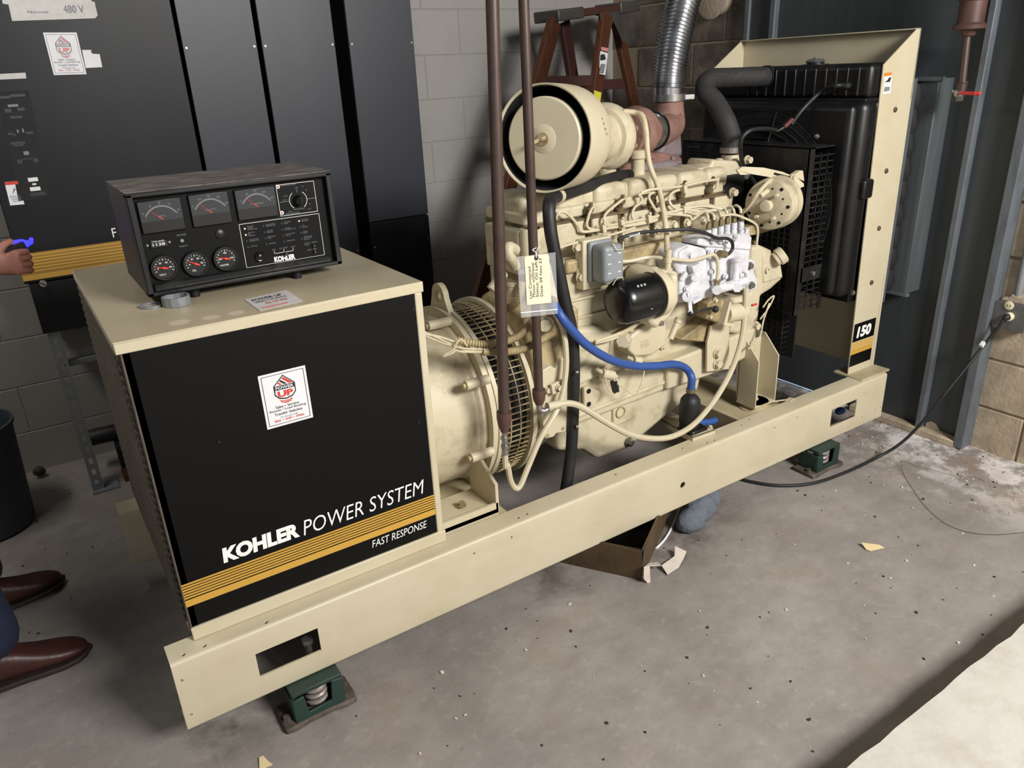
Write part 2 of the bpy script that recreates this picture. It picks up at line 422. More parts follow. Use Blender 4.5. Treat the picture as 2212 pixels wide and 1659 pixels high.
mk('daylight_gap', B().box(3.02, 3.03, .42, .78, .001, .011), 'daylight', pan)
# flexible duct connection between radiator and wall panel
duct = thing('air_duct', 'grey sheet metal air duct with black canvas collar between radiator and wall', 'duct', (2.9, .5, .6))
mk('sheet_sleeve', B().box(2.895, 3.0, .04, 1.0, .61, 1.425), 'duct_sheet', duct, bevel=.003)
mk('sleeve_lip', B().box(2.885, 2.91, .028, 1.0, 1.418, 1.432), 'duct_edge', duct)
mk('sleeve_lip', B().box(2.89, 2.91, .03, 1.0, .602, .614), 'duct_edge', duct)
cv = B()
for i in range(9):
    z0 = .62+i*.0875
    cv.lathe((2.865, .11, z0), (0, 0, 1), [(0, .02), (.04, .032), (.0875, .02)], 10)
mk('canvas_collar', cv.box(2.83, 2.9, .1, .96, .62, 1.41), 'canvas_black', duct)
mk('collar_flange', B().box(2.801, 2.835, .086, .97, .58, 1.43), 'duct_sheet', duct, bevel=.002)

# raised pale concrete pad beside the camera
pad = B(); edge = []
for i in range(90):
    x = -2.6+i*(5.63/89); edge.append((x, -.961+random.uniform(-.004, .004), .12))
pad.prism([(-2.6, -4.2, .12)]+edge+[(3.03, -4.2, .12)], (0, 0, -.12))
tag(mk('concrete_pad', pad, 'pale_block'), 'pale rough concrete pad raised above the grey floor', 'concrete pad')

# ================================================================ switchgear on the back wall
YF = 1.64
ats = thing('transfer_switch', 'black transfer switch cabinet with stickers and gold stripes on strut legs', 'switchgear', (.28, 1.83, 0))
XL, XR = -.058, .618
mk('cabinet_body', B().box(XL, XR, YF+.012, 2.012, .7, 2.35), 'switch_black', ats, bevel=.003)
mk('door', B().box(XL-.012, XR, YF-.004, YF+.012, .882, 2.34), 'switch_black', ats, bevel=.003)
mk('lower_panel', B().box(XL, .3, YF-.004, YF+.012, .69, .878), 'gap_black', ats, bevel=.002)
zs0, zs1 = (0.113, 1.636, 0.913)[2], (0.126, 1.636, 0.968)[2]
st = mk('stripe_band', B().box(XL-.012, .36, YF-.0048, YF-.004, .893, .99), 'gold_dark', ats)
mk('gold_stripe', B().box(XL-.012, .36, YF-.0055, YF-.0048, .893, .912), 'gold', st)
for i in range(6):
    z = .922+i*.0115; mk('gold_stripe', B().box(XL-.012, .36, YF-.0052, YF-.0048, z, z+.005), 'gold', st)
lk = mk('lock_knob', B().cyl((-0.013, 1.636, 0.876), vec((-0.013, 1.636, 0.876))+Vector((0, -.012, 0)), .0125), 'steel', ats, bevel=.001)
p = vec((-0.013, 1.636, 0.876)); mk('key_slot', B().bar(p+Vector((-.008, -.0125, .006)), p+Vector((.008, -.0125, -.006)), .002, .003), 'gap_black', lk)
text('lettering', 'F', 'white_ink', ats, (0.251, 1.636, 1.005), XA, ZA, height=.034, width=.014, lift=.001)
# stickers on the door
def sticker(name, cx, cz, w, h, y, m, parent, t=.0008, rot=0.0):
    c, s = math.cos(rot), math.sin(rot); q = [(-w/2, -h/2), (w/2, -h/2), (w/2, h/2), (-w/2, h/2)]
    return mk(name, B().prism([(cx+a*c-b*s, y, cz+a*s+b*c) for a, b in q], (0, -t, 0)), m, parent)
def power_up(parent, O, ux, uy, w, h, blur=False):
    """service-company sticker: O lower left; ux, uy unit directions"""
    O, ux, uy = vec(O), vec(ux).normalized(), vec(uy).normalized(); n = ux.cross(uy)
    s = mk('sticker', B().prism([O, O+ux*w, O+ux*w+uy*h, O+uy*h], n*.0006), 'paper', parent, label='white service company sticker')
    def P2(a, b, l=.0008): return O+ux*(a*w)+uy*(b*h)+n*l
    def poly(name, pts, m, l=.0008): return mk(name, B().prism([P2(a, b, l) for a, b in pts], n*.0001), m, s)
    red, blk = ('pink_ink', 'grey_ink') if blur else ('red_ink', 'ink')
    for a0, b0, a1, b1 in ((.05, .04, .95, .05), (.05, .95, .95, .96), (.05, .04, .063, .96), (.937, .04, .95, .96)):
        poly('border', [(a0, b0), (a1, b0), (a1, b1), (a0, b1)], blk)
    poly('logo_shield', [(.5, .93), (.27, .75), (.27, .58), (.36, .5), (.5, .475), (.64, .5), (.73, .58), (.73, .75)], blk)
    poly('logo_inner', [(.5, .905), (.295, .745), (.295, .59), (.37, .525), (.5, .5), (.63, .525), (.705, .59), (.705, .745)], 'paper', .001)
    poly('logo_bar', [(.46, .868), (.505, .89), (.69, .755), (.60, .755)], red, .0012)
    poly('logo_bar', [(.405, .825), (.44, .848), (.565, .755), (.5, .755)], blk, .0012)
    poly('logo_bar', [(.36, .79), (.39, .81), (.465, .755), (.41, .755)], red, .0012)
    poly('logo_band', [(.27, .745), (.73, .745), (.73, .665), (.27, .665)], blk, .0012)
    text('lettering', 'POWER', 'paper', s, P2(.31, .678), ux, uy, width=.38*w, height=.053*h, bold=.02, lift=.0008)
    text('lettering', 'UP', red, s, P2(.335, .53), ux, uy, width=.33*w, height=.115*h, bold=.05, lift=.0008)
    poly('logo_ribbon', [(.36, .48), (.43, .462), (.5, .458), (.57, .462), (.64, .48), (.60, .42), (.5, .405), (.4, .42)], red, .0009)
    text('lettering', 'GENERATORS', 'paper', s, P2(.385, .428), ux, uy, width=.23*w, height=.025*h, lift=.0006)
    for y, t_, ww, hh, m in ((.34, 'Sales • Service', .5, .05, blk), (.275, 'Rentals • Load Banking', .78, .05, blk), (.21, 'Transfer Switches', .6, .05, blk), (.15, 'For Service Call', .36, .03, 'grey_ink'), (.09, '866 • 420 • 4906', .64, .045, red)):
        text('lettering', t_, m, s, P2(.5, y), ux, uy, width=ww*w, height=hh*h, align='CENTER', lift=.001)
    return s
a, b_, c_ = vec((0.192, 1.636, 1.574)), vec((0.293, 1.636, 1.573)), vec((0.197, 1.636, 1.707))
power_up(ats, a, b_-a, ZA, (b_-a).length, c_.z-a.z, True)
q = [(0.295, 1.636, 1.593), (0.348, 1.636, 1.594), (0.349, 1.636, 1.636), (0.327, 1.636, 1.638), (0.323, 1.636, 1.644), (0.327, 1.636, 1.650), (0.297, 1.636, 1.651)]
mk('torn_label', B().prism(q, (0, -.0006, 0)), 'paper', ats)
pl = mk('name_plate', B().prism([(0.111, 1.636, 1.742), (0.361, 1.636, 1.749), (0.371, 1.636, 1.758), (0.371, 1.636, 1.801), (0.362, 1.636, 1.802), (0.366, 1.636, 1.826), (0.099, 1.636, 1.818), (0.098, 1.636, 1.793), (0.113, 1.636, 1.791)], (0, -.003, 0)), 'card', ats, bevel=.001)
text('lettering', '480 V', 'grey_ink', pl, vec((0.270, 1.632, 1.766)), XA, ZA, width=.062, height=.024, lift=.001)
text('lettering', 'Normal', 'grey_ink', pl, vec((0.162, 1.632, 1.766)), XA, ZA, width=.06, height=.007, lift=.001)
mk('strip_label', B().prism([(-0.021, 1.636, 1.566), (0.108, 1.636, 1.567), (0.110, 1.636, 1.585), (-0.019, 1.636, 1.583)], (0, -.001, 0)), 'card', ats)
warn = mk('warning_label', B().prism([(-0.043, 1.636, 1.161), (0.000, 1.636, 1.160), (-0.001, 1.636, 1.240), (-0.040, 1.636, 1.241)], (0, -.001, 0)), 'paper', ats)
mk('red_header', B().prism([(-0.041, 1.635, 1.230), (-0.001, 1.635, 1.229), (-0.001, 1.635, 1.240), (-0.040, 1.635, 1.241)], (0, -.0004, 0)), 'red_ink', warn)
mk('figure', B().prism([(-0.027, 1.635, 1.197), (-0.014, 1.635, 1.224), (-0.017, 1.635, 1.213), (-0.010, 1.635, 1.216), (-0.018, 1.635, 1.209)], (0, -.0004, 0)), 'ink', warn)
for i, v in enumerate((424, 429, 435, 439)):
    mk('text_line', B().prism([(-0.032, 1.635, 1.198) for _ in ()] or [vec((-0.038, 1.635, 1.192))+Vector((.002*i, 0, -.006*i-.002)), vec((-0.007, 1.635, 1.192))+Vector((.001*i, 0, -.006*i-.002)), vec((-0.007, 1.635, 1.192))+Vector((.001*i, 0, -.006*i)), vec((-0.038, 1.635, 1.192))+Vector((.002*i, 0, -.006*i))], (0, -.0004, 0)), 'grey_ink', warn)
mimic = mk('mimic_panel', B().prism([(-0.015, 1.636, 1.173), (0.082, 1.636, 1.171), (0.106, 1.636, 1.530), (0.014, 1.636, 1.530)], (0, -.0012, 0)), 'gap_black', ats)
for x, y, z, w_, h_, k in (
    (0.031, 1.635, 1.511, 0.03, 0.008, 0),
    (0.069, 1.635, 1.515, 0.045, 0.008, 0),
    (0.048, 1.635, 1.484, 0.03, 0.008, 1),
    (0.029, 1.635, 1.469, 0.02, 0.012, 0),
    (0.068, 1.635, 1.471, 0.022, 0.01, 0),
    (0.048, 1.635, 1.447, 0.035, 0.008, 0),
    (0.017, 1.635, 1.395, 0.014, 0.008, 0),
    (0.041, 1.635, 1.402, 0.005, 0.01, 1),
    (0.057, 1.635, 1.403, 0.005, 0.012, 1),
    (0.028, 1.635, 1.391, 0.006, 0.008, 0),
    (0.074, 1.635, 1.394, 0.02, 0.008, 0),
    (0.031, 1.635, 1.364, 0.045, 0.008, 0),
    (0.032, 1.635, 1.356, 0.03, 0.006, 0),
    (0.048, 1.635, 1.329, 0.016, 0.012, 1),
    (0.022, 1.635, 1.303, 0.016, 0.014, 0),
    (0.048, 1.635, 1.31, 0.03, 0.004, 0),
    (0.071, 1.635, 1.303, 0.014, 0.014, 0),
    (0.046, 1.635, 1.24, 0.03, 0.013, 2),
    (0.046, 1.635, 1.224, 0.012, 0.006, 2),
    (0.045, 1.635, 1.208, 0.032, 0.013, 2),
    (0.049, 1.635, 1.19, 0.046, 0.012, 0),
    ): mk('marking', B().box(x-w_/2, x+w_/2, y-.0006, y, z-h_/2, z+h_/2), ('dial_face', 'grey_ink', 'paper')[k], mimic)
# strut legs of the switch
def strut(x, y, z1):
    b = B().box(x-.0205, x-.0075, y, y+.003, 0, z1).box(x+.0075, x+.0205, y, y+.003, 0, z1).box(x-.0205, x-.0175, y+.003, y+.041, 0, z1).box(x+.0175, x+.0205, y+.003, y+.041, 0, z1)
    z = 0
    while z < z1:
        b.box(x-.0075, x+.0075, y, y+.003, z, min(z+.026, z1)); z += .0508
    return mk('strut_leg', b, 'galv', ats)
s1_ = strut(-.025, 1.645, .695)
s2_ = strut(.53, 1.645, .71)
mk('foot_plate', B().box(-.05, .05, 1.62, 1.75, 0, .008), 'galv', ats)
mk('cross_rail', B().box(-.02, .5, 1.69, 1.72, .53, .555), 'galv', ats, bevel=.004)
# three plain cabinets beside it
def steel_cabinet(x0, x1, z1, label, seam=None, yf=1.66):
    t = thing('equipment_cabinet', label, 'cabinet', ((x0+x1)/2, 1.84, 0), 'dark blue-black equipment cabinets along the back wall')
    mk('cabinet_body', B().box(x0+.004, x1-.004, yf+.006, 2.012, 0, z1), 'gap_black', t)
    if seam:
        mk('cover_panel', B().box(x0, x1, yf-.008, yf+.006, seam+.003, z1), 'blue_black', t, bevel=.002)
        mk('lower_panel', B().box(x0, x1, yf-.008, yf+.006, .05, seam-.003), 'switch_black', t, bevel=.002)
    else: mk('cover_panel', B().box(x0, x1, yf-.008, yf+.006, .05, z1), 'blue_black', t, bevel=.002)
    for z in (.7, 1.55, 2.1):
        for x in (x0+.012, x1-.012):
            mk('screw', B().cyl((x, yf-.008, z+.1), (x, yf-.011, z+.1), .004, n=10), 'steel', t)
    return t
c1 = (0.634, 1.652, 1.809); c1b = (0.910, 1.652, 1.811); c2 = (0.929, 1.652, 1.811); c2b = (1.229, 1.652, 1.813); c3 = (1.290, 1.652, 1.814); c3b = (1.589, 1.652, 1.815)
steel_cabinet(c1[0], c1b[0], 2.3, 'dark blue-black steel cabinet next to the stickered transfer switch')
steel_cabinet(c2[0], c2b[0], 2.3, 'middle dark blue-black steel cabinet between two other cabinets')
steel_cabinet(c3[0], c3b[0], 2.3, 'dark blue-black steel cabinet beside bare wall, with a horizontal seam', .912)

# ================================================================ step ladder in the corner
lad = thing('step_ladder', 'brown wooden step ladder with grey metal top brackets standing in the corner', 'ladder', (2.55, 1.6, 0))
def rail_foot(p0, p1):
    p0, p1 = vec(p0), vec(p1); d = p1-p0; return p0, p0+d*(p0.z/-d.z)
def beam(name, pq, w, d, m, up=(0, 1, 0), par=None, bev=.004): return mk(name, B().bar(pq[0], pq[1], d, w, up), m, par or lad, bevel=bev)
TL = vec((2.377, 1.660, 1.745)); TR = vec((2.757, 1.660, 1.777))
t0 = vec((TL.x-.10, 1.60, 1.735)); 
mk('top_cap', B().bar((TL.x-.1, 1.6, 1.745), (TR.x+.09, 1.7, 1.795), .15, .035, (0, 0, 1)), 'wood_dark', lad, bevel=.006)
for p, q in (((TL.x-.115, 1.6, 1.744), (TL.x+.06, 1.63, 1.76)), ((TR.x-.06, 1.67, 1.782), (TR.x+.105, 1.71, 1.797))):
    mk('cap_bracket', B().bar(p, q, .165, .05, (0, 0, 1)), 'ladder_metal', lad, bevel=.006)
fl_, fr_ = vec((2.332, 1.600, 1.737)), vec((2.632, 1.620, 1.758))
beam('rail', rail_foot((2.283, 1.560, 1.725), (1.971, 1.440, 1.168)), .085, .03, 'wood', (1, .4, 0))
beam('rail', rail_foot((2.428, 1.680, 1.726), (2.613, 1.760, 1.092)), .075, .03, 'wood_dark', (1, .4, 0))
r3 = beam('rail', rail_foot((2.610, 1.580, 1.755), (2.397, 1.460, 1.129)), .09, .03, 'wood', (1, .4, 0))
beam('rail', rail_foot((2.794, 1.720, 1.744), (3.088, 1.800, 1.047)), .08, .03, 'wood', (1, .4, 0))
mk('side_plate', B().prism([(2.547, 1.550, 1.757), (2.798, 1.620, 1.774), (2.814, 1.620, 1.619), (2.737, 1.600, 1.630), (2.675, 1.600, 1.725), (2.623, 1.570, 1.672), (2.568, 1.560, 1.662)], (.0, .004, 0)), 'ladder_metal', lad)
mk('step', B().bar((2.126, 1.540, 1.465), (2.515, 1.560, 1.456), .1, .05, (0, 0, 1)), 'wood_dark', lad, bevel=.004)
mk('step', B().bar((2.016, 1.500, 1.254), (2.464, 1.520, 1.230), .12, .05, (0, 0, 1)), 'wood_dark', lad, bevel=.004)
mk('rear_brace', B().bar((2.525, 1.730, 1.432), (2.947, 1.770, 1.427), .03, .05, (0, 0, 1)), 'wood_dark', lad, bevel=.003)
lb = mk('instruction_label', B().prism([(2.494, 1.510, 1.490), (2.547, 1.510, 1.479), (2.572, 1.520, 1.577), (2.526, 1.520, 1.589)], (0, -.001, 0)), 'paper', lad)
mk('red_mark', B().prism([(2.529, 1.520, 1.593), (2.569, 1.520, 1.583), (2.575, 1.520, 1.600), (2.529, 1.520, 1.607)], (0, -.001, 0)), 'pink_ink', lad)
mk('drawing', B().prism([(2.518, 1.507, 1.547), (2.550, 1.507, 1.550), (2.541, 1.507, 1.573), (2.521, 1.507, 1.574)], (0, -.0006, 0)), 'ink', lb)
for v in (138, 143, 148, 153): pass
mk('text_block', B().prism([(2.503, 1.503, 1.494), (2.532, 1.503, 1.488), (2.546, 1.506, 1.528), (2.523, 1.506, 1.532)], (0, -.0006, 0)), 'grey_ink', lb)
mk('yellow_label', B().prism([(2.439, 1.475, 1.349), (2.483, 1.475, 1.340), (2.503, 1.485, 1.401), (2.456, 1.485, 1.414)], (0, -.001, 0)), 'yellow', lad)

# ================================================================ pipes
cp1 = thing('drop_pipe', 'brown iron drop pipe hanging left of the paper tag, in front of vent screen', 'pipe', (0.941, 0.055, 0.254), 'brown drop pipes feeding the fuel hoses')
a_, b_ = vec((0.987, 0.055, 1.671)), vec((0.960, 0.055, 0.621)); d_ = (a_-b_).normalized()
mk('pipe', B().cyl(b_, a_+d_*.6, .0157), 'brown_pipe', cp1)
mk('reducer', B().lathe(b_+d_*.01, -d_, [(-.012, .0165), (-.012, .0215), (.008, .0215), (.03, .018), (.045, .012), (.05, .011)], 20), 'rust_paint', cp1)
mk('hose_fitting', B().lathe(b_-d_*.035, -d_, [(0, .008), (.02, .008), (.02, .0125), (.028, .0125), (.03, .009), (.045, .009), (.045, .012), (.055, .012), (.058, .0095), (.075, .0105)], 14), 'steel', cp1)
cp2 = thing('drop_pipe', 'brown iron drop pipe hanging through the paper tag string, beside black hose', 'pipe', (1.069, 0.055, 0.285), 'brown drop pipes feeding the fuel hoses')
a2, b2 = vec((1.074, 0.055, 1.671)), vec((1.081, 0.055, 0.658)); d2 = (a2-b2).normalized()
mk('pipe', B().cyl(b2, a2+d2*.6, .0128), 'brown_pipe', cp2)
mk('reducer', B().lathe(b2+d2*.008, -d2, [(-.012, .014), (-.012, .019), (.006, .019), (.022, .017), (.03, .0125), (.034, .012)], 20), 'rust_paint', cp2)
mk('elbow', B().tube([b2-d2*.022, b2-d2*.042, b2-d2*.05+Vector((.012, -.004, 0)), b2-d2*.05+Vector((.03, -.004, .003))], .0085, 12), 'steel', cp2)
# valve drop at the right
vp = thing('valve_drop', 'dark red pipe drop with reducer and red ball valve lever near side wall', 'pipe', (2.900, -0.049, 1.376))
vx = 2.86
A, Bq = vec((2.860, -0.046, 1.674)), vec((2.860, -0.051, 1.585)); up = ZA
mk('strainer_body', B().lathe(vec((2.860, -0.054, 1.579)), up, [(0, .026), (.004, .05), (.016, .052), (.02, .046), (.025, .042), (.09, .042), (.095, .048), (.11, .048), (.112, .044), (.4, .044)], 26), 'rust_paint', vp)
mk('reducer', B().lathe(vec((2.860, -0.054, 1.561)), up, [(0, .018), (.004, .022), (.02, .024), (.022, .026), (.04, .026)], 20), 'rust_paint', vp)
mk('pipe', B().cyl((2.860, -0.062, 1.406), (2.860, -0.051, 1.570), .0125), 'brown_pipe', vp)
mk('coupling', B().lathe(vec((2.860, -0.062, 1.385)), up, [(0, .017), (.024, .017), (.026, .0195), (.03, .0195), (.03, .013)], 18), 'brown_pipe', vp)
mk('valve_body', B().cyl((2.860, -0.059, 1.351), (2.860, -0.059, 1.388), .016).ball((2.860, -0.058, 1.375), .02, 14, 8).cyl((2.860, -0.036, 1.385), (2.860, -0.065, 1.372), .009), 'steel', vp)
mk('cap_nut', B().cyl((2.860, -0.055, 1.348), (2.860, -0.054, 1.366), .0175, n=8), 'brown_pipe', vp)
mk('valve_lever', B().bar((2.840, -0.071, 1.378), (2.830, -0.136, 1.377), .02, .011, (0, 0, 1)).ball((2.830, -0.138, 1.377), (.008, .011, .007), 10, 6), 'red', vp, bevel=.003)
# flexible exhaust and stack
ex = thing('flexible_exhaust', 'silver corrugated flexible exhaust pipe clamped on a pinkish stack', 'exhaust pipe', (2.04, .60, 1.37))
ye = .58
path = [(2.063, 0.580, 1.436), (2.069, 0.580, 1.499), (2.095, 0.590, 1.590), (2.132, 0.600, 1.681), (2.188, 0.620, 1.788), (2.261, 0.650, 1.926)]
pp = catmull(path, 40); bel = B(); R0 = .056
tot = sum((pp[i+1]-pp[i]).length for i in range(len(pp)-1)); nr = int(tot/.0135)
bel.tube(path, lambda t: R0*(1+.075*math.sin(2*math.pi*nr*t)), 28, 90)
mk('bellows', bel, 'flex_steel', ex, ang=80)
mk('sleeve', B().cyl((2.067, 0.580, 1.401), (2.064, 0.580, 1.452), .053, n=30), 'flex_steel', ex, ang=60)
e0 = vec((2.072, 0.580, 1.391))
mk('band_clamp', B().lathe(e0, (0, 0, 1), [(0, .057), (0, .059), (.024, .059), (.024, .057)], 30).obox(e0+Vector((.045, -.045, .012)), (.022, -.01, 0), (.004, .008, 0), (0, 0, .008)), 'steel', ex)
mk('wall_thimble', B().lathe(vec((3.000, 1.241, 1.804)), (-1, 0, 0), [(-.05, .085), (.02, .085), (.025, .1), (.03, .085)], 28), 'spall', ex)

# ================================================================ generator set: skid, terminal cabinet, generator end
G = thing('generator_set', 'cream diesel generator set with black-fronted terminal cabinet, engine and radiator on steel skid', 'generator', (1.4, .44, .106))
ZB, ZT, RL, FW = .106, .306, 2.786, .076
def rail(y):
    prof = [(0, ZB), (FW, ZB), (FW, ZB+.005), (.005, ZB+.005), (.005, ZT-.005), (FW, ZT-.005), (FW, ZT), (0, ZT)]
    return B().prism([(0, y+a, b) for a, b in prof], (RL, 0, 0))
def rounded_rail(y):
    r = .009; prof = [(FW, ZB), (FW, ZB+.005), (.005, ZB+.005), (.005, ZT-.005), (FW, ZT-.005), (FW, ZT)]
    for i in range(5): t = math.pi/2*i/4; prof.append((r-r*math.sin(t), ZT-r+r*math.cos(t)))
    for i in range(5): t = math.pi/2*i/4; prof.append((r-r*math.cos(t), ZB+r-r*math.sin(t)))
    return B().prism([(0, y+a, b) for a, b in prof], (RL, 0, 0))
fr = mk('skid_rail', rounded_rail(0), 'cream', G)
c = B().box(.182, .339, -.02, .03, .170, .241).box(2.432, 2.593, -.02, .03, .166, .244)
c.cyl((1.625, -.02, .195), (1.625, .03, .195), .0115, n=18)
for (x, y, z) in ((0.015, 0.000, 0.254), (0.015, 0.000, 0.150), (0.803, 0.000, 0.268), (0.930, 0.000, 0.270), (2.712, 0.000, 0.317), (2.664, 0.000, 0.320), (2.648, 0.000, 0.253), (2.774, 0.000, 0.156), (2.734, 0.000, 0.156), (2.646, 0.000, 0.150), (2.215, 0.000, 0.274), (2.087, 0.000, 0.271), (2.124, 0.000, 0.116)):
    c.cyl((x, -.02, z), (x, .02, z), .0035, n=10)
for (x, y, z) in ((0.032, 0.021, 0.306), (0.080, 0.022, 0.306), (0.224, 0.017, 0.306), (0.973, 0.028, 0.306), (1.004, 0.030, 0.306), (1.363, 0.048, 0.306), (1.753, 0.021, 0.306), (1.787, 0.021, 0.306), (1.659, 0.047, 0.306), (2.013, 0.060, 0.306), (1.952, 0.044, 0.306)):
    c.cyl((x, y, .28), (x, y, .32), .0055, n=12)
cut(fr, c)
br_ = mk('skid_rail', rounded_rail(.802), 'cream', G)
c = B().box(.182, .339, .78, .83, .170, .241)
for z in (.16, .26): c.cyl((.025, .78, z), (.025, .83, z), .004, n=10)
cut(br_, c)
mk('cross_member', B().box(2.02, 2.26, .05, .83, .19, .285), 'cream_top', G, bevel=.006)
mk('cross_member', B().box(.55, .98, .06, .82, .262, .292), 'cream_top', G, bevel=.004)
# terminal cabinet
CX0, CX1, CY0, CY1, CZ1 = .063, .743, .055, .86, 1.03
mk('base_channel', B().box(CX0, CX1+.004, CY0-.003, CY0+.03, ZT, .342).box(CX0, CX0+.02, CY0, CY1, ZT, .33), 'cream', G, bevel=.003)
mk('corner_post', B().box(.722, CX1, CY0, CY0+.04, .335, CZ1), 'cream', G, bevel=.004)
fp = mk('front_panel', B().box(CX0+.003, .7225, CY0+.001, CY0+.006, .343, CZ1), 'black_panel', G, bevel=.0015, label='black front panel with white lettering and gold stripes')
mk('side_panel', B().box(CX1-.004, CX1, CY0+.04, CY1, .33, CZ1), 'cream', G)
mk('back_panel', B().box(CX0, CX1, CY1-.006, CY1, ZT, CZ1), 'cream', G)
# louvred, dust-coated left end
end = mk('end_screen', B().box(CX0+.012, CX0+.02, CY0+.012, CY1-.01, .33, CZ1), 'hollow', G)
mk('end_frame', B().box(CX0, CX0+.02, CY0+.001, CY0+.03, .33, CZ1), 'louvre_dirt', G, bevel=.002)
mk('end_frame', B().box(CX0, CX0+.02, CY1-.03, CY1, .33, CZ1), 'louvre_dirt', G, bevel=.002)
for i in range(33):
    z = .345+i*.0205
    mk('louvre_slat', B().obox((CX0+.002, (CY0+CY1)/2+.012, z+.006), (.009, 0, -.005), (0, (CY1-CY0)/2-.03, 0), (.001, 0, .002)).ball((CX0-.001, CY0+.036, z+.006), (.008, .012, .0075), 8, 6), 'louvre_dirt', G)
lid = B(); LX0, LX1, LY0, LY1, LZ0, LZ1 = .055, .747, .053, .866, 1.029, 1.055
lid.box(LX0, LX1, LY0, LY1, LZ1-.004, LZ1).box(LX0, LX1, LY0, LY0+.004, LZ0, LZ1-.002).box(LX0, LX0+.004, LY0, LY1, LZ0, LZ1-.002).box(LX1-.004, LX1, LY0, LY1, LZ0, LZ1-.002)
def lid_material():
    m = MATS['lid'].copy(); nt = m.node_tree; N = nt.nodes; L = nt.links; b = N['Principled BSDF']
    g = [n for n in N if n.type == 'NEW_GEOMETRY'][0]; cur = b.inputs['Base Color'].links[0].from_socket
    for (x, y, z), r in (((0.194, 0.110, 1.055), .022), ((0.258, 0.101, 1.055), .019), ((0.310, 0.098, 1.055), .018)):
        d = N.new('ShaderNodeVectorMath'); d.operation = 'DISTANCE'; d.inputs[1].default_value = (x, y, z); L.new(g.outputs['Position'], d.inputs[0])
        mr_ = N.new('ShaderNodeMapRange'); mr_.inputs['From Min'].default_value = r*.85; mr_.inputs['From Max'].default_value = r*1.1; mr_.inputs['To Min'].default_value = .7; mr_.inputs['To Max'].default_value = 0
        L.new(d.outputs['Value'], mr_.inputs['Value'])
        x_ = N.new('ShaderNodeMix'); x_.data_type = 'RGBA'; L.new(mr_.outputs['Result'], x_.inputs[0]); L.new(cur, x_.inputs[6]); x_.inputs[7].default_value = lin((206, 186, 166)); cur = x_.outputs[2]
    L.new(cur, b.inputs['Base Color']); MATS['lid_marked'] = m
lid_material()
ld = mk('lid', lid, 'cream', G, bevel=.002)
mk('lid_top', B().box(LX0+.002, LX1-.002, LY0+.002, LY1-.002, LZ1-.001, LZ1+.0004), 'lid_marked', ld)
# stripes and lettering on the black front
YP = CY0+.001
for i, (z0, z1) in enumerate([(.401, .419)]+[(.4225+.0072*k, .4225+.0072*k+.0046) for k in range(6)]):
    mk('gold_stripe', B().box(CX0+.003, .7225, YP-.0006, YP, z0, z1), 'gold', fp)
text('lettering', 'KOHLER', 'white_ink', fp, (.166, YP, .481), XA, ZA, width=.184, height=.041, bold=.055, shear=.08, lift=.0009)
text('lettering', 'POWER SYSTEM', 'white_ink', fp, (.360, YP, .479), XA, ZA, width=.336, height=.042, bold=-.006, shear=.2, lift=.0009)
text('lettering', 'FAST RESPONSE', 'white_ink', fp, (.530, YP, .371), XA, ZA, width=.163, height=.022, bold=-.002, shear=.2, lift=.0009)
power_up(fp, (.32, YP, .783), XA, ZA, .109, .132)
for (x, y, z) in ((0.700, 0.055, 0.689), (0.715, 0.055, 0.991), (0.212, 0.055, 0.786), (0.492, 0.055, 1.032)):
    mk('screw', B().cyl((x, YP, z), (x, YP-.002, z), .004, n=10), 'black_paint', fp)
# generator barrel
GY, GZ = .44, .553
mk('generator_barrel', B().lathe((.68, GY, GZ), XA, [(0, .262), (.27, .262), (.28, .27), (.306, .27)], 72), 'cream_cast', G)
fl2 = mk('adapter_flange', B().lathe((.975, GY, GZ), XA, [(0, .26), (0, .298), (.012, .298), (.012, .292), (.022, .292), (.022, .297), (.036, .297)], 80), 'cream', G)
for (x, y, z) in ((0.975, 0.360, 0.831), (0.975, 0.156, 0.705), (0.975, 0.155, 0.474)):
    p = vec((x, y, z)); mk('mounting_boss', B().cyl(p, p-XA*.075, .0145, n=14), 'cream', fl2)
    mk('bolt', B().hexa(p-XA*.074, (-1, 0, 0), .009, .01), 'cream_grimy', fl2)
le = B(); cy_, cz_ = .455, .885; pts = []
for i in range(13): t = math.pi*i/12; pts.append((.99, cy_+.04*math.cos(t), cz_+.04*math.sin(t)))
pts += [(.99, cy_-.075, .82), (.99, cy_-.09, .79), (.99, cy_+.09, .79), (.99, cy_+.06, .83)]
leo = mk('lifting_eye', le.prism(pts, (.018, 0, 0)), 'cream', G, bevel=.003)
leo.modifiers.clear(); cut(leo, B().cyl((.95, cy_, cz_), (1.05, cy_, cz_), .019, n=24))
# vent screen round the coupling
scr = B(); nb = 92
for i in range(nb):
    t = 2*math.pi*i/nb; u = Vector((0, math.cos(t), math.sin(t))); p = Vector((1.011, GY, GZ))+u*.286
    scr.bar(p, p+XA*.108, .0034, .003, u)
for x in (1.012, 1.045, 1.08, 1.117):
    scr.lathe((x-.002, GY, GZ), XA, [(0, .2845), (0, .2885), (.004, .2885), (.004, .2845), (0, .2845)], 92, cap=False)
mk('vent_screen', scr, 'cream_grimy', G)
mk('shade_drum', B().lathe((1.0, GY, GZ), XA, [(0, .262), (.125, .262)], 64), 'hollow', G)  # near-black drum close behind the bars, standing in for the shade inside
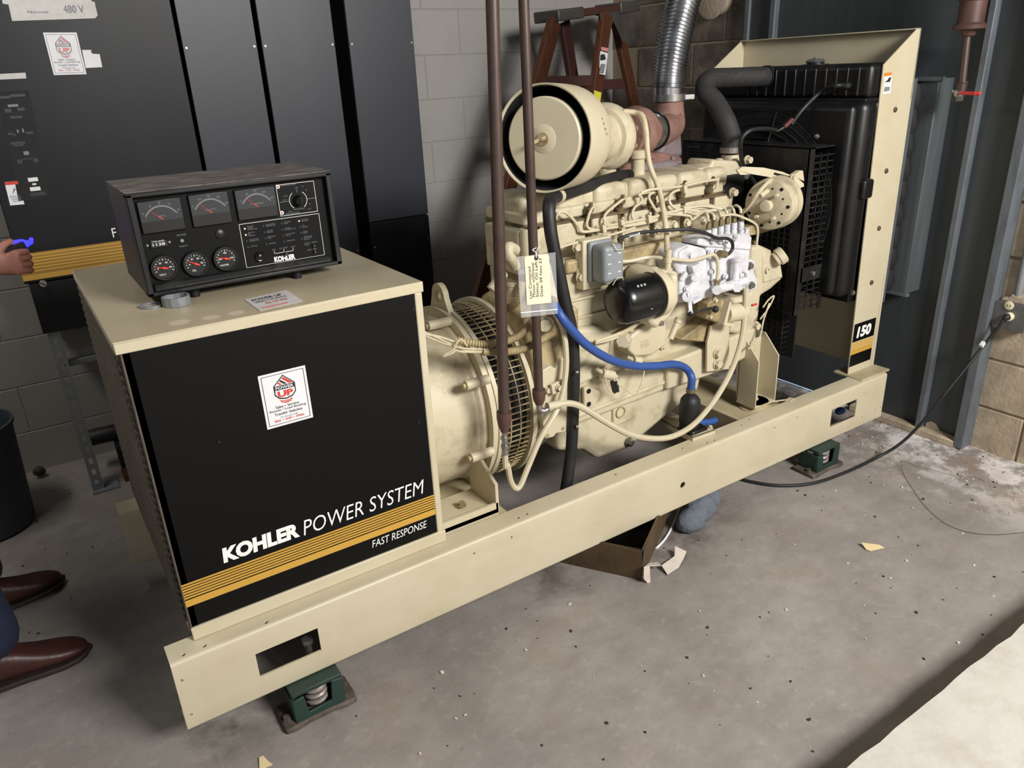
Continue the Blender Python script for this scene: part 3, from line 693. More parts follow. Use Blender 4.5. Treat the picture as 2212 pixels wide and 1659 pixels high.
# generator foot
mk('generator_foot', B().box(.70, .945, .09, .098, .294, .338).box(.70, .945, .09, .24, .305, .318).prism([(.938, .09, .305), (.938, .24, .305), (.938, .24, .47), (.938, .17, .45), (.938, .09, .40)], (.01, 0, 0)), 'cream', G)
mk('generator_foot_rear', B().box(.70, .945, .64, .80, .305, .40), 'cream', G, bevel=.005)
mk('rubber_mount', B().lathe((.83, .15, .285), ZA, [(0, .055), (.008, .055), (.012, .045), (.02, .045)], 24), 'cream_grimy', G)
mk('bolt', B().hexa((0.878, 0.208, 0.290), ZA, .009, .012), 'cream_grimy', G)
mk('foot_bolt', B().hexa((.86, .16, .325), ZA, .011, .012), 'cream_grimy', G)

# radiator surround
SX0, SX1, SY0, SY1, SZ = 2.60, 2.80, .082, .872, 1.596
def side_sheet(y): return B().prism([(SX0+.04, y, ZT), (SX1+.015, y, ZT), (SX1, y, SZ), (SX1-.022, y, SZ), (SX0, y, 1.482)], (0, .004, 0))
sp = mk('radiator_side', side_sheet(SY0), 'cream', G)
mk('radiator_side', side_sheet(SY1-.004), 'cream', G)
mk('radiator_top_guard', B().box(SX1-.006, SX1, SY0, SY1, 1.36, SZ).box(SX1-.03, SX1, SY0, SY1, SZ-.004, SZ), 'cream', G, bevel=.001)
mk('radiator_bottom_guard', B().box(SX1-.006, SX1, SY0, SY1, .306, .70), 'cream', G, bevel=.001)
mk('radiator_foot', B().box(SX0+.03, SX1+.02, .012, SY0+.06, ZT-.002, ZT+.007), 'cream_top', G, bevel=.002)
for (x, y, z) in ((2.706, 0.082, 1.329), (2.705, 0.082, 1.114), (2.710, 0.082, 0.900), (2.712, 0.082, 0.686)):
    mk('bolt', B().lathe((x, SY0, z), (0, -1, 0), [(0, .0095), (.004, .009), (.007, .005)], 14), 'rust_paint', sp)
nb_ = mk('number_plate', B().prism([(2.626, 0.082, 0.425), (2.788, 0.082, 0.417), (2.809, 0.082, 0.422), (2.784, 0.082, 0.530), (2.638, 0.082, 0.528)], (0, -.0006, 0)), 'black_panel', sp)
nb_.data.clear_geometry()
X0n, X1n = (2.639, 0.081, 0.432)[0], (2.783, 0.081, 0.498)[0]
zt_, z1_, z2_, zb_ = (2.704, 0.081, 0.527)[2], (2.721, 0.081, 0.450)[2], (2.724, 0.081, 0.396)[2], (2.726, 0.081, 0.344)[2]
def plate(z0, z1, m, nm): return mk(nm, B().box(X0n, X1n, .0812, .082, z0, z1), m, sp)
bpy.data.objects.remove(nb_)
npl = plate(z1_, zt_, 'black_panel', 'number_plate'); plate(zb_, z2_, 'black_panel', 'black_stripe')
hs = (z1_-z2_)
for k in range(6): plate(z1_-.004-(k+.7)*hs*.115, z1_-.004-k*hs*.115, 'gold', 'gold_stripe')
plate(z2_, z2_+hs*.28, 'gold', 'gold_stripe')
text('lettering', '150', 'white_ink', npl, (X0n+.022, .0812, z1_+.014), XA, ZA, width=(X1n-X0n)*.66, height=(zt_-z1_)*.62, bold=.05, shear=.1, lift=.0006)
wl = mk('warning_label', B().prism([(2.618, 0.082, 1.386), (2.663, 0.082, 1.387), (2.657, 0.082, 1.455), (2.612, 0.082, 1.453)], (0, -.0006, 0)), 'paper', sp)
mk('orange_header', B().prism([(2.611, 0.081, 1.444), (2.655, 0.081, 1.446), (2.655, 0.081, 1.456), (2.611, 0.081, 1.455)], (0, -.0004, 0)), 'orange_ink', wl)
mk('figure', B().prism([(2.616, 0.081, 1.425), (2.649, 0.081, 1.425), (2.654, 0.081, 1.440), (2.642, 0.081, 1.440), (2.633, 0.081, 1.431)], (0, -.0004, 0)), 'ink', wl)
mk('text_block', B().prism([(2.620, 0.081, 1.394), (2.654, 0.081, 1.395), (2.653, 0.081, 1.409), (2.622, 0.081, 1.409)], (0, -.0004, 0)), 'grey_ink', wl)

# radiator: top tank, core, shroud, fan guard
rad = mk('radiator_core', B().box(2.60, 2.74, .1, .855, .62, 1.34), 'radiator_black', G, bevel=.004)
tank = B().box(2.545, 2.75, .09, .80, 1.372, 1.49)
tk = mk('top_tank', tank, 'radiator_black', G, bevel=.02, seg=3)
for i in range(13):
    y = .13+i*.044
    if y > .62: continue
    mk('tank_rib', B().box(2.538, 2.548, y, y+.005, 1.385, 1.478), 'black_grille', tk, bevel=.002)
mk('tank_seam', B().box(2.53, 2.76, .088, .805, 1.362, 1.376), 'radiator_black', tk, bevel=.003)
cap = vec((2.660, 0.402, 1.504)); cap.z = 1.487
mk('filler_neck', B().lathe((2.66, cap.y, 1.48), ZA, [(0, .05), (.012, .05), (.012, .032), (.02, .032)], 24), 'radiator_black', tk)
mk('radiator_cap', B().lathe((2.66, cap.y, 1.497), ZA, [(0, .034), (.004, .036), (.008, .033), (.012, .03), (.014, .012), (.018, .01)], 24), 'steel', tk)
# moulded shroud: two stepped boxes with rounded shoulders, ring opening
sh = mk('fan_shroud', B().box(2.51, 2.61, .075, .80, .655, 1.372), 'radiator_black', G, bevel=.035, seg=4)
mk('shroud_shoulder', B().box(2.478, 2.52, .10, .80, .67, 1.358), 'radiator_black', sh, bevel=.03, seg=4)
fan_y, fan_z = .485, .985
gd = B()
for i, r in enumerate((.06, .10, .14, .18, .215, .25, .275, .30, .325, .35)):
    gd.tube([(2.47-.02*(1-r/.3), fan_y+r*math.cos(2*math.pi*k/48), fan_z+r*math.sin(2*math.pi*k/48)) for k in range(48)], .0022, 5, 1, True, False)
for k in range(8):
    t = 2*math.pi*k/8+.2; gd.cyl((2.45, fan_y+.04*math.cos(t), fan_z+.04*math.sin(t)), (2.472, fan_y+.352*math.cos(t), fan_z+.352*math.sin(t)), .0025, n=6)
mk('fan_finger_guard', gd, 'black_grille', G)
for (x, y, z) in ((2.475, 0.228, 1.248), (2.510, 0.767, 1.254), (2.600, 0.090, 1.349), (2.600, 0.084, 0.666)):
    mk('bolt', B().lathe((x, y, z), (-1, 0, 0), [(0, .011), (.006, .01), (.009, .005)], 12), 'steel', sh)
mk('shroud_latch', B().box(2.54, 2.60, .055, .1, 1.03, 1.10), 'radiator_black', sh, bevel=.01, seg=3)
# belt guard box in front of the fan
GX0, GX1, GYa, GYb, GZa, GZb = 2.335, 2.50, .150, .76, .61, 1.223
gb = mk('belt_guard', B().box(GX0, GX0+.004, .20, GYb, 1.08, GZb).box(GX0, GX1, GYa, GYb, GZb-.004, GZb).box(GX0, GX0+.004, GYa, .20, GZa, GZb).box(GX0, GX0+.03, GYa, GYa+.004, GZa, GZb).box(GX1-.02, GX1, GYa, GYa+.004, GZa, GZb), 'black_grille', G, label='black sheet metal belt guard with expanded mesh side')
gb['label'] = 'black belt guard with expanded mesh side'
ms = B(); z = GZa+.02
y_ = GYa+.002
while z < GZb-.03:
    ms.bar((GX0+.03, y_, z), (GX1-.02, y_, z), .003, .005, (0, 0, 1)); z += .0225
for k in range(4):
    x = GX0+.03+k*(GX1-GX0-.05)/3
    ms.bar((x, y_, GZa+.01), (x, y_, GZb-.02), .003, .005, (1, 0, 0))
ms.box(GX0+.02, GX1-.02, GYa, GYa+.004, .735, .79)
mk('mesh_screen', ms, 'black_grille', gb)
mf = B(); z = .62
while z < 1.0:
    mf.bar((GX0+.002, .20, z), (GX0+.002, .46, z), .003, .003, (0, 0, 1)); z += .021
for k in range(11):
    y = .20+k*.026; mf.bar((GX0+.002, y, .62), (GX0+.002, y, 1.0), .003, .003, (0, 1, 0))
mk('mesh_screen', mf, 'black_grille', gb)
ml = B(); z = .40
while z < .61:
    ml.bar((GX0+.01, .20, z), (GX0+.01, .36, z), .003, .003, (0, 0, 1)); ml.bar((GX0+.01, .20, z), (GX0+.10, .20, z), .003, .003, (0, 0, 1)); z += .021
for k in range(7):
    y = .20+k*.026; ml.bar((GX0+.01, y, .40), (GX0+.01, y, .61), .003, .003, (0, 1, 0))
mk('mesh_screen', ml, 'black_grille', gb)
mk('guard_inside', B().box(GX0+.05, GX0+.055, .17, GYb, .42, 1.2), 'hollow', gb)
lv = B()
for i in range(10):
    z = 1.09+i*.012; lv.obox((GX0-.003, .70, z), (.002, 0, .002), (0, .035, 0), (0, 0, .0025))
mk('guard_louvre', lv, 'black_grille', gb)
mk('bolt', B().lathe((2.43, GYa, .76), (0, -1, 0), [(0, .01), (.006, .009), (.008, .004)], 12), 'steel', gb)
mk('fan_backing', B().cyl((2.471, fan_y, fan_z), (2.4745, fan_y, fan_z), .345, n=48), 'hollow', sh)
# radiator hose
rh = mk('radiator_hose', B().tube([(2.212, 0.400, 1.218), (2.214, 0.400, 1.254), (2.201, 0.420, 1.315), (2.206, 0.480, 1.378), (2.203, 0.530, 1.421), (2.246, 0.550, 1.456), (2.360, 0.558, 1.458), (2.500, 0.532, 1.455), (2.550, 0.539, 1.454)], .036, 20, 10), 'rubber_dusty', G)
hc = vec((2.213, 0.400, 1.208)); mk('hose_clamp', B().lathe(hc, ZA, [(-.002, .034), (-.002, .039), (.018, .039), (.018, .034)], 26), 'steel', rh)
mk('hose_clamp', B().lathe(vec((2.535, 0.534, 1.454)), XA, [(0, .036), (0, .041), (.02, .041), (.02, .036)], 24), 'rubber', rh)
sw = mk('sender_cable', B().tube([(2.530, 0.167, 1.419), (2.480, 0.178, 1.420), (2.505, 0.250, 1.402), (2.436, 0.270, 1.346), (2.405, 0.290, 1.295)], .0075, 8), 'rubber', G)
mk('heat_shrink', B().tube([(2.400, 0.286, 1.311), (2.365, 0.290, 1.287)], .0085, 10), 'burgundy', sw)
mk('bare_wire', B().tube([(2.365, 0.290, 1.287), (2.340, 0.290, 1.279), (2.315, 0.290, 1.276)], .0035, 6).tube([(2.365, 0.290, 1.287), (2.333, 0.292, 1.276), (2.311, 0.290, 1.284)], .0025, 6), 'steel', sw)
mk('sender_cable', B().tube([(2.319, 0.290, 1.280), (2.253, 0.290, 1.290), (2.180, 0.290, 1.289), (2.152, 0.300, 1.263), (2.164, 0.310, 1.215), (2.198, 0.320, 1.163), (2.275, 0.330, 1.096), (2.296, 0.340, 1.064), (2.257, 0.340, 1.021)], .008, 8), 'rubber', G)
mk('sender_bulb', B().lathe(vec((2.535, 0.168, 1.418)), (-1, 0, 0), [(-.02, .012), (.01, .012), (.014, .008), (.03, .008)], 12), 'rubber', sw)

# ================================================================ engine
def pxpoly(pts, d): return B().prism(pts, d)
def bolts(par, pts, d, r, h, m='cream_cast'):
    for p in pts: mk('bolt', B().hexa(p, d, r, h), m, par)
FWD = Vector((0, -1, 0))
fh = mk('flywheel_housing', B().lathe((1.118, GY, GZ), XA, [(0, .2), (0, .3), (.016, .3), (.018, .285), (.06, .283), (.075, .262), (.13, .25), (.16, .2)], 64), 'cream_cast', G)
mk('housing_shelf', B().prism([(1.135, .13, .60), (1.29, .13, .60), (1.29, .13, .86), (1.23, .18, .90), (1.135, .2, .86)], (0, .25, 0)), 'cream_grimy', fh, bevel=.012, seg=3)
sidepl = mk('housing_side_plate', B().prism([(1.142, 0.120, 0.701), (1.173, 0.120, 0.708), (1.189, 0.120, 0.693), (1.211, 0.120, 0.721), (1.235, 0.120, 0.719), (1.246, 0.120, 0.785), (1.260, 0.120, 0.768), (1.262, 0.120, 0.632), (1.256, 0.120, 0.477), (1.234, 0.120, 0.472), (1.187, 0.120, 0.480), (1.176, 0.120, 0.471), (1.148, 0.120, 0.473), (1.135, 0.120, 0.490), (1.142, 0.120, 0.511), (1.133, 0.120, 0.545)], (0, .06, 0)), 'cream', G, bevel=.003)
mk('hose_clip', B().obox((1.182, 0.105, 0.642), (.022, 0, .004), (0, .006, 0), (-.002, 0, .016)), 'cream', sidepl, bevel=.002)
bolts(sidepl, [(1.155, 0.120, 0.635), (1.182, 0.098, 0.643)], FWD, .009, .012)
for p in ((1.212, 0.119, 0.490), (1.153, 0.119, 0.483)): mk('hole', B().cyl(p, vec(p)+FWD*.001, .006, n=12), 'cream_grimy', sidepl)
bolts(G, [(1.171, 0.140, 0.833)], (-.6, -.8, 0), .02, .018)
# block and pan
blk = mk('engine_block', B().box(1.22, 2.02, .215, .52, .50, .985), 'cream_cast', G, bevel=.01)
mk('block_rib', B().box(1.2, 1.80, .205, .22, .855, .862).box(1.2, 1.72, .205, .22, .795, .80), 'cream_cast', blk)
mk('water_gallery', B().box(1.30, 2.0, .20, .24, .945, .985), 'cream_grimy', blk, bevel=.008)
mk('crankcase_bulge', B().prism([(1.26, .20, .54), (1.30, .175, .58), (1.42, .165, .60), (1.46, .165, .73), (1.42, .185, .76), (1.26, .20, .78)], (.0, .08, 0)), 'cream_cast', blk, bevel=.015, seg=3)
lower = mk('crankcase', B().prism([(1.24, .185, .44), (1.98, .185, .47), (1.98, .185, .56), (1.75, .185, .565), (1.6, .185, .59), (1.24, .185, .60)], (0, .33, 0)), 'cream_cast', blk, bevel=.012, seg=3)
panv = B().prism([(1.25, .2, .50), (1.25, .2, .36), (1.36, .2, .33), (1.42, .2, .275), (1.56, .2, .27), (1.72, .2, .335), (1.90, .2, .40), (1.92, .2, .50)], (0, .42, 0))
op = mk('oil_pan', panv, 'cream_cast', G, bevel=.02, seg=3)
mk('pan_rail', B().prism([(1.25, .178, .468), (1.93, .178, .498), (1.93, .178, .512), (1.25, .178, .482)], (0, .4, 0)), 'cream_cast', op, bevel=.004)
mk('pan_boss', B().prism([(1.477, 0.190, 0.460), (1.562, 0.190, 0.466), (1.563, 0.190, 0.392), (1.478, 0.190, 0.382)], (0, .05, 0)), 'cream_cast', op, bevel=.005)
mk('core_plug', B().lathe((1.508, 0.190, 0.434), FWD, [(-.01, .021), (.004, .021), (.004, .017), (-.002, .016)], 24), 'cream_grimy', op)
bolts(op, [(1.553, 0.200, 0.305)], (.3, -.9, -.2), .014, .02, 'steel')
tab = mk('lifting_tab', B().prism([(1.333, 0.165, 0.578), (1.345, 0.165, 0.580), (1.398, 0.165, 0.549), (1.404, 0.165, 0.530), (1.367, 0.165, 0.501), (1.344, 0.165, 0.501), (1.333, 0.165, 0.514)], (0, .012, 0)), 'cream', G, bevel=.003)
for p in ((1.351, 0.164, 0.563), (1.351, 0.164, 0.517)): mk('hole', B().cyl(p, vec(p)+FWD*.0012, .0085, n=14), 'hollow', tab)
# head
hd = mk('cylinder_head', B().box(1.205, 2.07, .285, .50, .985, 1.10), 'grime', G, bevel=.006)
ux = [((1.183, 0.262, 1.125), (1.279, 0.262, 1.112)), ((1.305, 0.262, 1.080), (1.419, 0.262, 1.064)), ((1.446, 0.262, 1.089), (1.552, 0.262, 1.075)), ((1.579, 0.262, 1.100), (1.690, 0.262, 1.086)), ((1.712, 0.262, 1.098), (1.828, 0.262, 1.084)), ((1.851, 0.262, 1.104), (1.965, 0.262, 1.090)), ((1.991, 0.262, 1.103), (2.081, 0.262, 1.092))]
for p, q in ux:
    mk('head_pad', B().box(p[0], q[0], .258, .30, .972, 1.088), 'cream_cast', hd, bevel=.007)
mk('head_end', B().box(1.175, 1.21, .275, .46, .95, 1.085), 'cream_cast', hd, bevel=.006)
for p in ((1.453, 0.257, 1.044), (1.239, 0.257, 1.088), (1.649, 0.257, 1.093), (1.925, 0.257, 1.097)):
    mk('hole', B().cyl(p, vec(p)+FWD*.0015, .0045, n=10), 'hollow', hd)
vc = mk('valve_cover', B().box(1.205, 2.06, .285, .50, 1.09, 1.128), 'cream_cast', G, bevel=.008)
for p, q in (((1.221, 0.310, 1.181), (1.309, 0.310, 1.185)), ((1.349, 0.310, 1.177), (1.445, 0.310, 1.180)), ((1.499, 0.310, 1.174), (1.621, 0.310, 1.175)), ((1.645, 0.310, 1.172), (1.722, 0.310, 1.182)), ((1.732, 0.310, 1.173), (1.847, 0.310, 1.180)), ((1.865, 0.310, 1.174), (1.985, 0.310, 1.177)), ((1.995, 0.310, 1.160), (2.092, 0.310, 1.166))):
    mk('cover_dome', B().box(p[0]-.008, q[0]+.008, .298, .49, 1.10, 1.176), 'cream_cast', vc, bevel=.022, seg=4)
mk('cover_spine', B().box(1.22, 2.04, .315, .48, 1.11, 1.170), 'cream_cast', vc, bevel=.02, seg=3)
mk('cover_gasket', B().box(1.204, 2.064, .256, .5, 1.0865, 1.0915), 'grime', vc)
mk('head_gasket', B().box(1.20, 2.07, .256, .5, .968, .9735), 'grime', hd)
nk = vec((1.758, 0.400, 1.144)); nk.z = 1.15
fn = mk('oil_filler_neck', B().lathe(nk, ZA, [(0, .03), (.012, .03), (.018, .024), (.075, .022), (.08, .0245)], 24), 'cream_cast', vc)
mk('filler_cap', B().lathe(nk+ZA*.078, ZA, [(0, .026), (.002, .031), (.02, .031), (.026, .026), (.028, .02)], 20), 'cream', vc, ang=25)
# breather hose down to the floor
bh = mk('breather_hose', B().tube([(1.704, 0.380, 1.181), (1.626, 0.360, 1.183), (1.469, 0.310, 1.177), (1.324, 0.250, 1.174), (1.250, 0.200, 1.176), (1.202, 0.150, 1.168), (1.191, 0.130, 1.102), (1.203, 0.120, 1.010), (1.224, 0.115, 0.898), (1.246, 0.112, 0.795), (1.252, 0.112, 0.675), (1.246, 0.112, 0.522), (1.234, 0.110, 0.398), (1.209, 0.108, 0.270)], .0185, 16, 8), 'rubber', G)
mk('hose_band', B().lathe(vec((1.299, 0.235, 1.174)), vec((1.324, 0.250, 1.174))-vec((1.250, 0.200, 1.176)), [(-.012, .0195), (.012, .0195)], 20), 'cream', bh)
mk('clamp_screw', B().hexa((1.239, 0.090, 0.678), (1, -.3, 0), .006, .01).hexa((1.238, 0.090, 0.498), (1, -.3, 0), .006, .01), 'brown_pipe', bh)
# air cleaner
Fc = vec((1.253, 0.240, 1.338)); ax = Vector((.88, .47, -.05)).normalized()
R = .1475
ac = mk('air_cleaner', B().lathe(Fc, ax, [(.02, R*.95), (.0, R*.965), (-.003, R*.975), (-.004, R), (.003, R*1.005), (.1, R), (.15, R*.985), (.165, R*.95), (.172, R*.7), (.20, .085), (.21, .085)], 72, cap=False), 'cream', G)
mk('bowl_inside', B().lathe(Fc, ax, [(.004, R*.955), (.02, R*.945), (.14, R*.92), (.145, .01)], 60, cap=False), 'hollow', ac)
mk('element_cap', B().lathe(Fc, ax, [(.002, .0), (.0, .03), (.0, .109), (.004, .1135), (.02, .1135)], 64, cap=False), 'cream', ac)
mk('filter_element', B().lathe(Fc, ax, [(.02, .109), (.14, .109)], 48), 'green_iso', ac)
mk('cap_dimple', B().lathe(Fc-ax*.0015, ax, [(-.002, .0), (.0, .037), (.0015, .04)], 30, cap=False), 'cream', ac)
mk('wing_nut', B().cyl(Fc-ax*.02, Fc+ax*.01, .006, n=12).lathe(Fc-ax*.006, ax, [(0, .014), (0, .018), (.004, .018), (.004, .014)], 18).bar(Fc-ax*.012+Vector((-.024, .008, -.008)), Fc-ax*.012+Vector((.022, -.008, .008)), .004, .009), 'cream_grimy', ac)
text('lettering', 'F R A P', 'brown_pipe', ac, Fc+ax*.085+Vector((.068, -.118, .05)), Vector((.3, -.1, -.9)), Vector((.88, .47, .2)), width=.05, height=.007, lift=.004)
# turbocharger
Cc = vec((1.612, 0.410, 1.306))
tb = mk('compressor_housing', B().lathe(Cc, ax, [(-.03, .06), (-.03, .092), (-.012, .104), (.015, .108), (.04, .103), (.055, .088), (.06, .05)], 48), 'cream_cast', G)
mk('inlet_neck', B().cyl(Fc+ax*.17, Cc-ax*.02, .078, n=36), 'cream_cast', tb)
mk('compressor_outlet', B().tube([Cc+Vector((0, .0, -.08)), Cc+Vector((.02, .01, -.12)), Cc+Vector((.02, .08, -.16))], .035, 16), 'cream_cast', tb)
ax2 = Vector((.95, .3, -.02)).normalized(); Tb = Cc+ax*.06
_, u_, v_ = frame(ax)
for k in range(11):
    t = 2*math.pi*k/11; mk('bolt', B().hexa(Cc+ax*.05+(u_*math.cos(t)+v_*math.sin(t))*.094, ax, .008, .012), 'cream_cast', tb)
mk('oil_fitting', B().cyl((1.656, 0.360, 1.381), (1.691, 0.370, 1.369), .012, n=8).tube([(1.656, 0.360, 1.384), (1.687, 0.340, 1.379), (1.692, 0.310, 1.367), (1.690, 0.290, 1.322), (1.687, 0.280, 1.266), (1.693, 0.270, 1.214), (1.715, 0.250, 1.143), (1.700, 0.210, 1.076), (1.676, 0.170, 1.011), (1.641, 0.130, 0.971)], .0088, 10), 'cream_hose', tb)
T0 = vec((1.756, 0.460, 1.306)); T1 = vec((1.921, 0.500, 1.300)); ax2 = (T1-T0).normalized(); TL_ = (T1-T0).length
tc = mk('turbine_housing', B().lathe(T0, ax2, [(-.05, .04), (-.02, .05), (-.015, .078), (0, .08), (.004, .06), (.02, .058), (.03, .08), (.055, .088), (.085, .082), (.10, .06), (TL_, .05)], 40), 'exhaust_pink', G)
for k in range(8):
    t = 2*math.pi*k/8; _, u2_, v2_ = frame(ax2); mk('bolt', B().hexa(T0+ax2*.0+(u2_*math.cos(t)+v2_*math.sin(t))*.068, ax2, .007, .014), 'exhaust_pink', tc)
mk('vband', B().lathe(T1-ax2*.03, ax2, [(0, .05), (0, .061), (.026, .061), (.026, .05)], 30), 'steel', tc)
mk('vband_gasket', B().lathe(T1, ax2, [(-.003, .05), (-.003, .066), (.004, .066), (.004, .05)], 30), 'black_paint', tc)
s0 = vec((2.072, 0.580, 1.390))
mk('exhaust_elbow', B().tube([T1, T1+ax2*.05, vec((s0.x-.012, s0.y-.02, s0.z-.085)), vec((s0.x, s0.y, s0.z-.05)), s0+ZA*.012], lambda t: .054+.003*math.sin(t*11), 28, 10), 'exhaust_pink', tc)
mk('exhaust_manifold', B().box(1.62, 2.08, .50, .64, 1.12, 1.19), 'exhaust_grey', tc, bevel=.02, seg=3)
mk('manifold_riser', B().prism([(1.793, 0.500, 1.230), (1.886, 0.500, 1.232), (2.008, 0.520, 1.217), (2.112, 0.540, 1.193), (2.134, 0.540, 1.111), (1.768, 0.500, 1.142)], (0, .1, 0)), 'exhaust_pink', tc, bevel=.015, seg=3)
mk('manifold_rib', B().prism([(2.032, 0.515, 1.202), (2.051, 0.515, 1.200), (2.089, 0.515, 1.118), (2.045, 0.515, 1.122)], (0, .06, 0)), 'exhaust_grey', tc, bevel=.004)
mk('turbine_foot', B().prism([(1.804, 0.480, 1.256), (1.889, 0.480, 1.249), (1.924, 0.480, 1.203), (1.771, 0.480, 1.210)], (0, .06, 0)), 'exhaust_pink', tc, bevel=.01, seg=2)
mk('riser_neck', B().prism([(2.053, 0.570, 1.284), (2.144, 0.580, 1.294), (2.161, 0.580, 1.183), (2.011, 0.570, 1.189)], (0, .07, 0)), 'exhaust_grey', tc, bevel=.02, seg=3)
# injectors and lines
injectors = [(1.439, 0.262, 1.093), (1.567, 0.262, 1.102), (1.708, 0.262, 1.111), (1.839, 0.262, 1.116), (1.974, 0.262, 1.115), (1.297, 0.262, 1.095)]
for p in injectors:
    p = vec(p); mk('injector', B().lathe(p+Vector((0, .02, -.03)), Vector((0, -.35, 1)), [(0, .010), (.02, .010), (.021, .014), (.032, .014), (.033, .009), (.05, .009), (.051, .0125), (.06, .0125), (.062, .007), (.075, .006)], 12), 'grime', hd)
yl = .225
def line(pts, r=.0047, m='cream', par=None, nm='fuel_line'): return mk(nm, B().tube(pts, r, 8, 8), m, par or G)
outs = [(1530, 488), (1543, 484), (1557, 480), (1571, 476), (1586, 472), (1600, 468)]
line([(1.853, 0.160, 1.035), (1.852, 0.165, 1.055), (1.857, 0.190, 1.058), (1.829, 0.200, 1.057), (1.801, 0.215, 1.065), (1.728, 0.225, 1.060), (1.651, 0.230, 1.058), (1.600, 0.235, 1.061), (1.592, 0.240, 1.084), (1.613, 0.250, 1.102), (1.643, 0.255, 1.112), (1.646, 0.257, 1.125), (1.637, 0.258, 1.137), (1.684, 0.260, 1.140)])
line([(1.881, 0.160, 1.035), (1.881, 0.165, 1.051), (1.877, 0.180, 1.059), (1.851, 0.190, 1.059), (1.819, 0.200, 1.040), (1.812, 0.210, 1.052), (1.722, 0.220, 1.067), (1.639, 0.228, 1.063), (1.516, 0.232, 1.062), (1.482, 0.236, 1.065), (1.476, 0.240, 1.088), (1.503, 0.250, 1.104), (1.571, 0.258, 1.132)])
line([(1.912, 0.160, 1.039), (1.912, 0.165, 1.053), (1.911, 0.185, 1.060), (1.850, 0.200, 1.062), (1.796, 0.215, 1.075), (1.748, 0.225, 1.071), (1.699, 0.230, 1.074), (1.675, 0.240, 1.105), (1.671, 0.250, 1.127), (1.694, 0.257, 1.136), (1.713, 0.260, 1.128)])
line([(1.943, 0.160, 1.041), (1.940, 0.165, 1.056), (1.940, 0.185, 1.060), (1.876, 0.205, 1.076), (1.822, 0.215, 1.076), (1.778, 0.230, 1.077), (1.757, 0.240, 1.095), (1.762, 0.250, 1.116), (1.793, 0.257, 1.129), (1.839, 0.260, 1.131)])
line([(1.977, 0.160, 1.041), (1.976, 0.165, 1.057), (1.980, 0.185, 1.061), (1.970, 0.200, 1.054), (1.903, 0.210, 1.075), (1.849, 0.220, 1.074), (1.807, 0.225, 1.072), (1.651, 0.230, 1.053), (1.519, 0.235, 1.054), (1.439, 0.240, 1.056), (1.412, 0.245, 1.070), (1.424, 0.250, 1.101), (1.445, 0.258, 1.122)])
line([(2.009, 0.160, 1.041), (2.010, 0.165, 1.056), (2.012, 0.185, 1.063), (2.007, 0.200, 1.057), (1.921, 0.205, 1.066), (1.806, 0.220, 1.067), (1.650, 0.228, 1.050), (1.498, 0.232, 1.054), (1.397, 0.240, 1.055), (1.380, 0.245, 1.072), (1.363, 0.250, 1.096), (1.337, 0.252, 1.119), (1.315, 0.255, 1.124), (1.303, 0.258, 1.109)])
line([(1.643, 0.258, 1.141), (1.687, 0.250, 1.148), (1.821, 0.250, 1.143), (1.908, 0.250, 1.147), (1.984, 0.255, 1.146), (1.996, 0.257, 1.148), (1.991, 0.260, 1.111)])
for p in ((1.460, 0.225, 1.059), (1.532, 0.222, 1.065), (1.644, 0.220, 1.066), (1.796, 0.215, 1.075), (1.529, 0.215, 1.041), (1.823, 0.245, 1.136)):
    mk('line_clamp', B().obox(p, (.007, 0, .002), (0, .008, 0), (-.002, 0, .013)).hexa(vec(p)+Vector((0, -.006, .012)), ZA, .005, .008), 'cream_cast', G, bevel=.002)
line([(1.241, 0.200, 1.028), (1.301, 0.200, 1.035), (1.380, 0.200, 1.041), (1.452, 0.200, 1.040), (1.569, 0.200, 1.049)], .0035)
line([(1.895, 0.150, 1.048), (1.957, 0.145, 1.044), (2.010, 0.140, 1.025), (2.058, 0.135, 1.000), (2.067, 0.130, 0.974), (2.066, 0.130, 0.927)], .0042)
line([(1.388, 0.200, 0.974), (1.511, 0.180, 0.954), (1.589, 0.160, 0.958), (1.630, 0.120, 0.955), (1.723, 0.110, 0.934), (1.780, 0.105, 0.936), (1.823, 0.105, 0.938), (1.844, 0.105, 0.919), (1.852, 0.105, 0.879), (1.850, 0.105, 0.846)], .0058)
mk('union_nut', B().hexa((1.850, 0.105, 0.849), (0, 0, -1), .011, .022), 'brass', G)
line([(1.464, 0.160, 1.033), (1.495, 0.160, 1.039), (1.539, 0.150, 1.044), (1.646, 0.140, 1.038), (1.727, 0.120, 1.031), (1.791, 0.110, 1.011), (1.836, 0.105, 0.990), (1.879, 0.100, 0.983), (1.905, 0.100, 0.966), (1.909, 0.100, 0.943), (1.890, 0.100, 0.929), (1.866, 0.100, 0.930)], .0055, 'rubber', nm='control_cable')
mk('cable_sleeve', B().tube([(1.504, 0.159, 1.039), (1.539, 0.150, 1.043)], .0062, 10), 'white_pump', G)
mk('cable_end', B().tube([(1.877, 0.100, 0.930), (1.848, 0.100, 0.938)], .012, 12), 'brass', G)
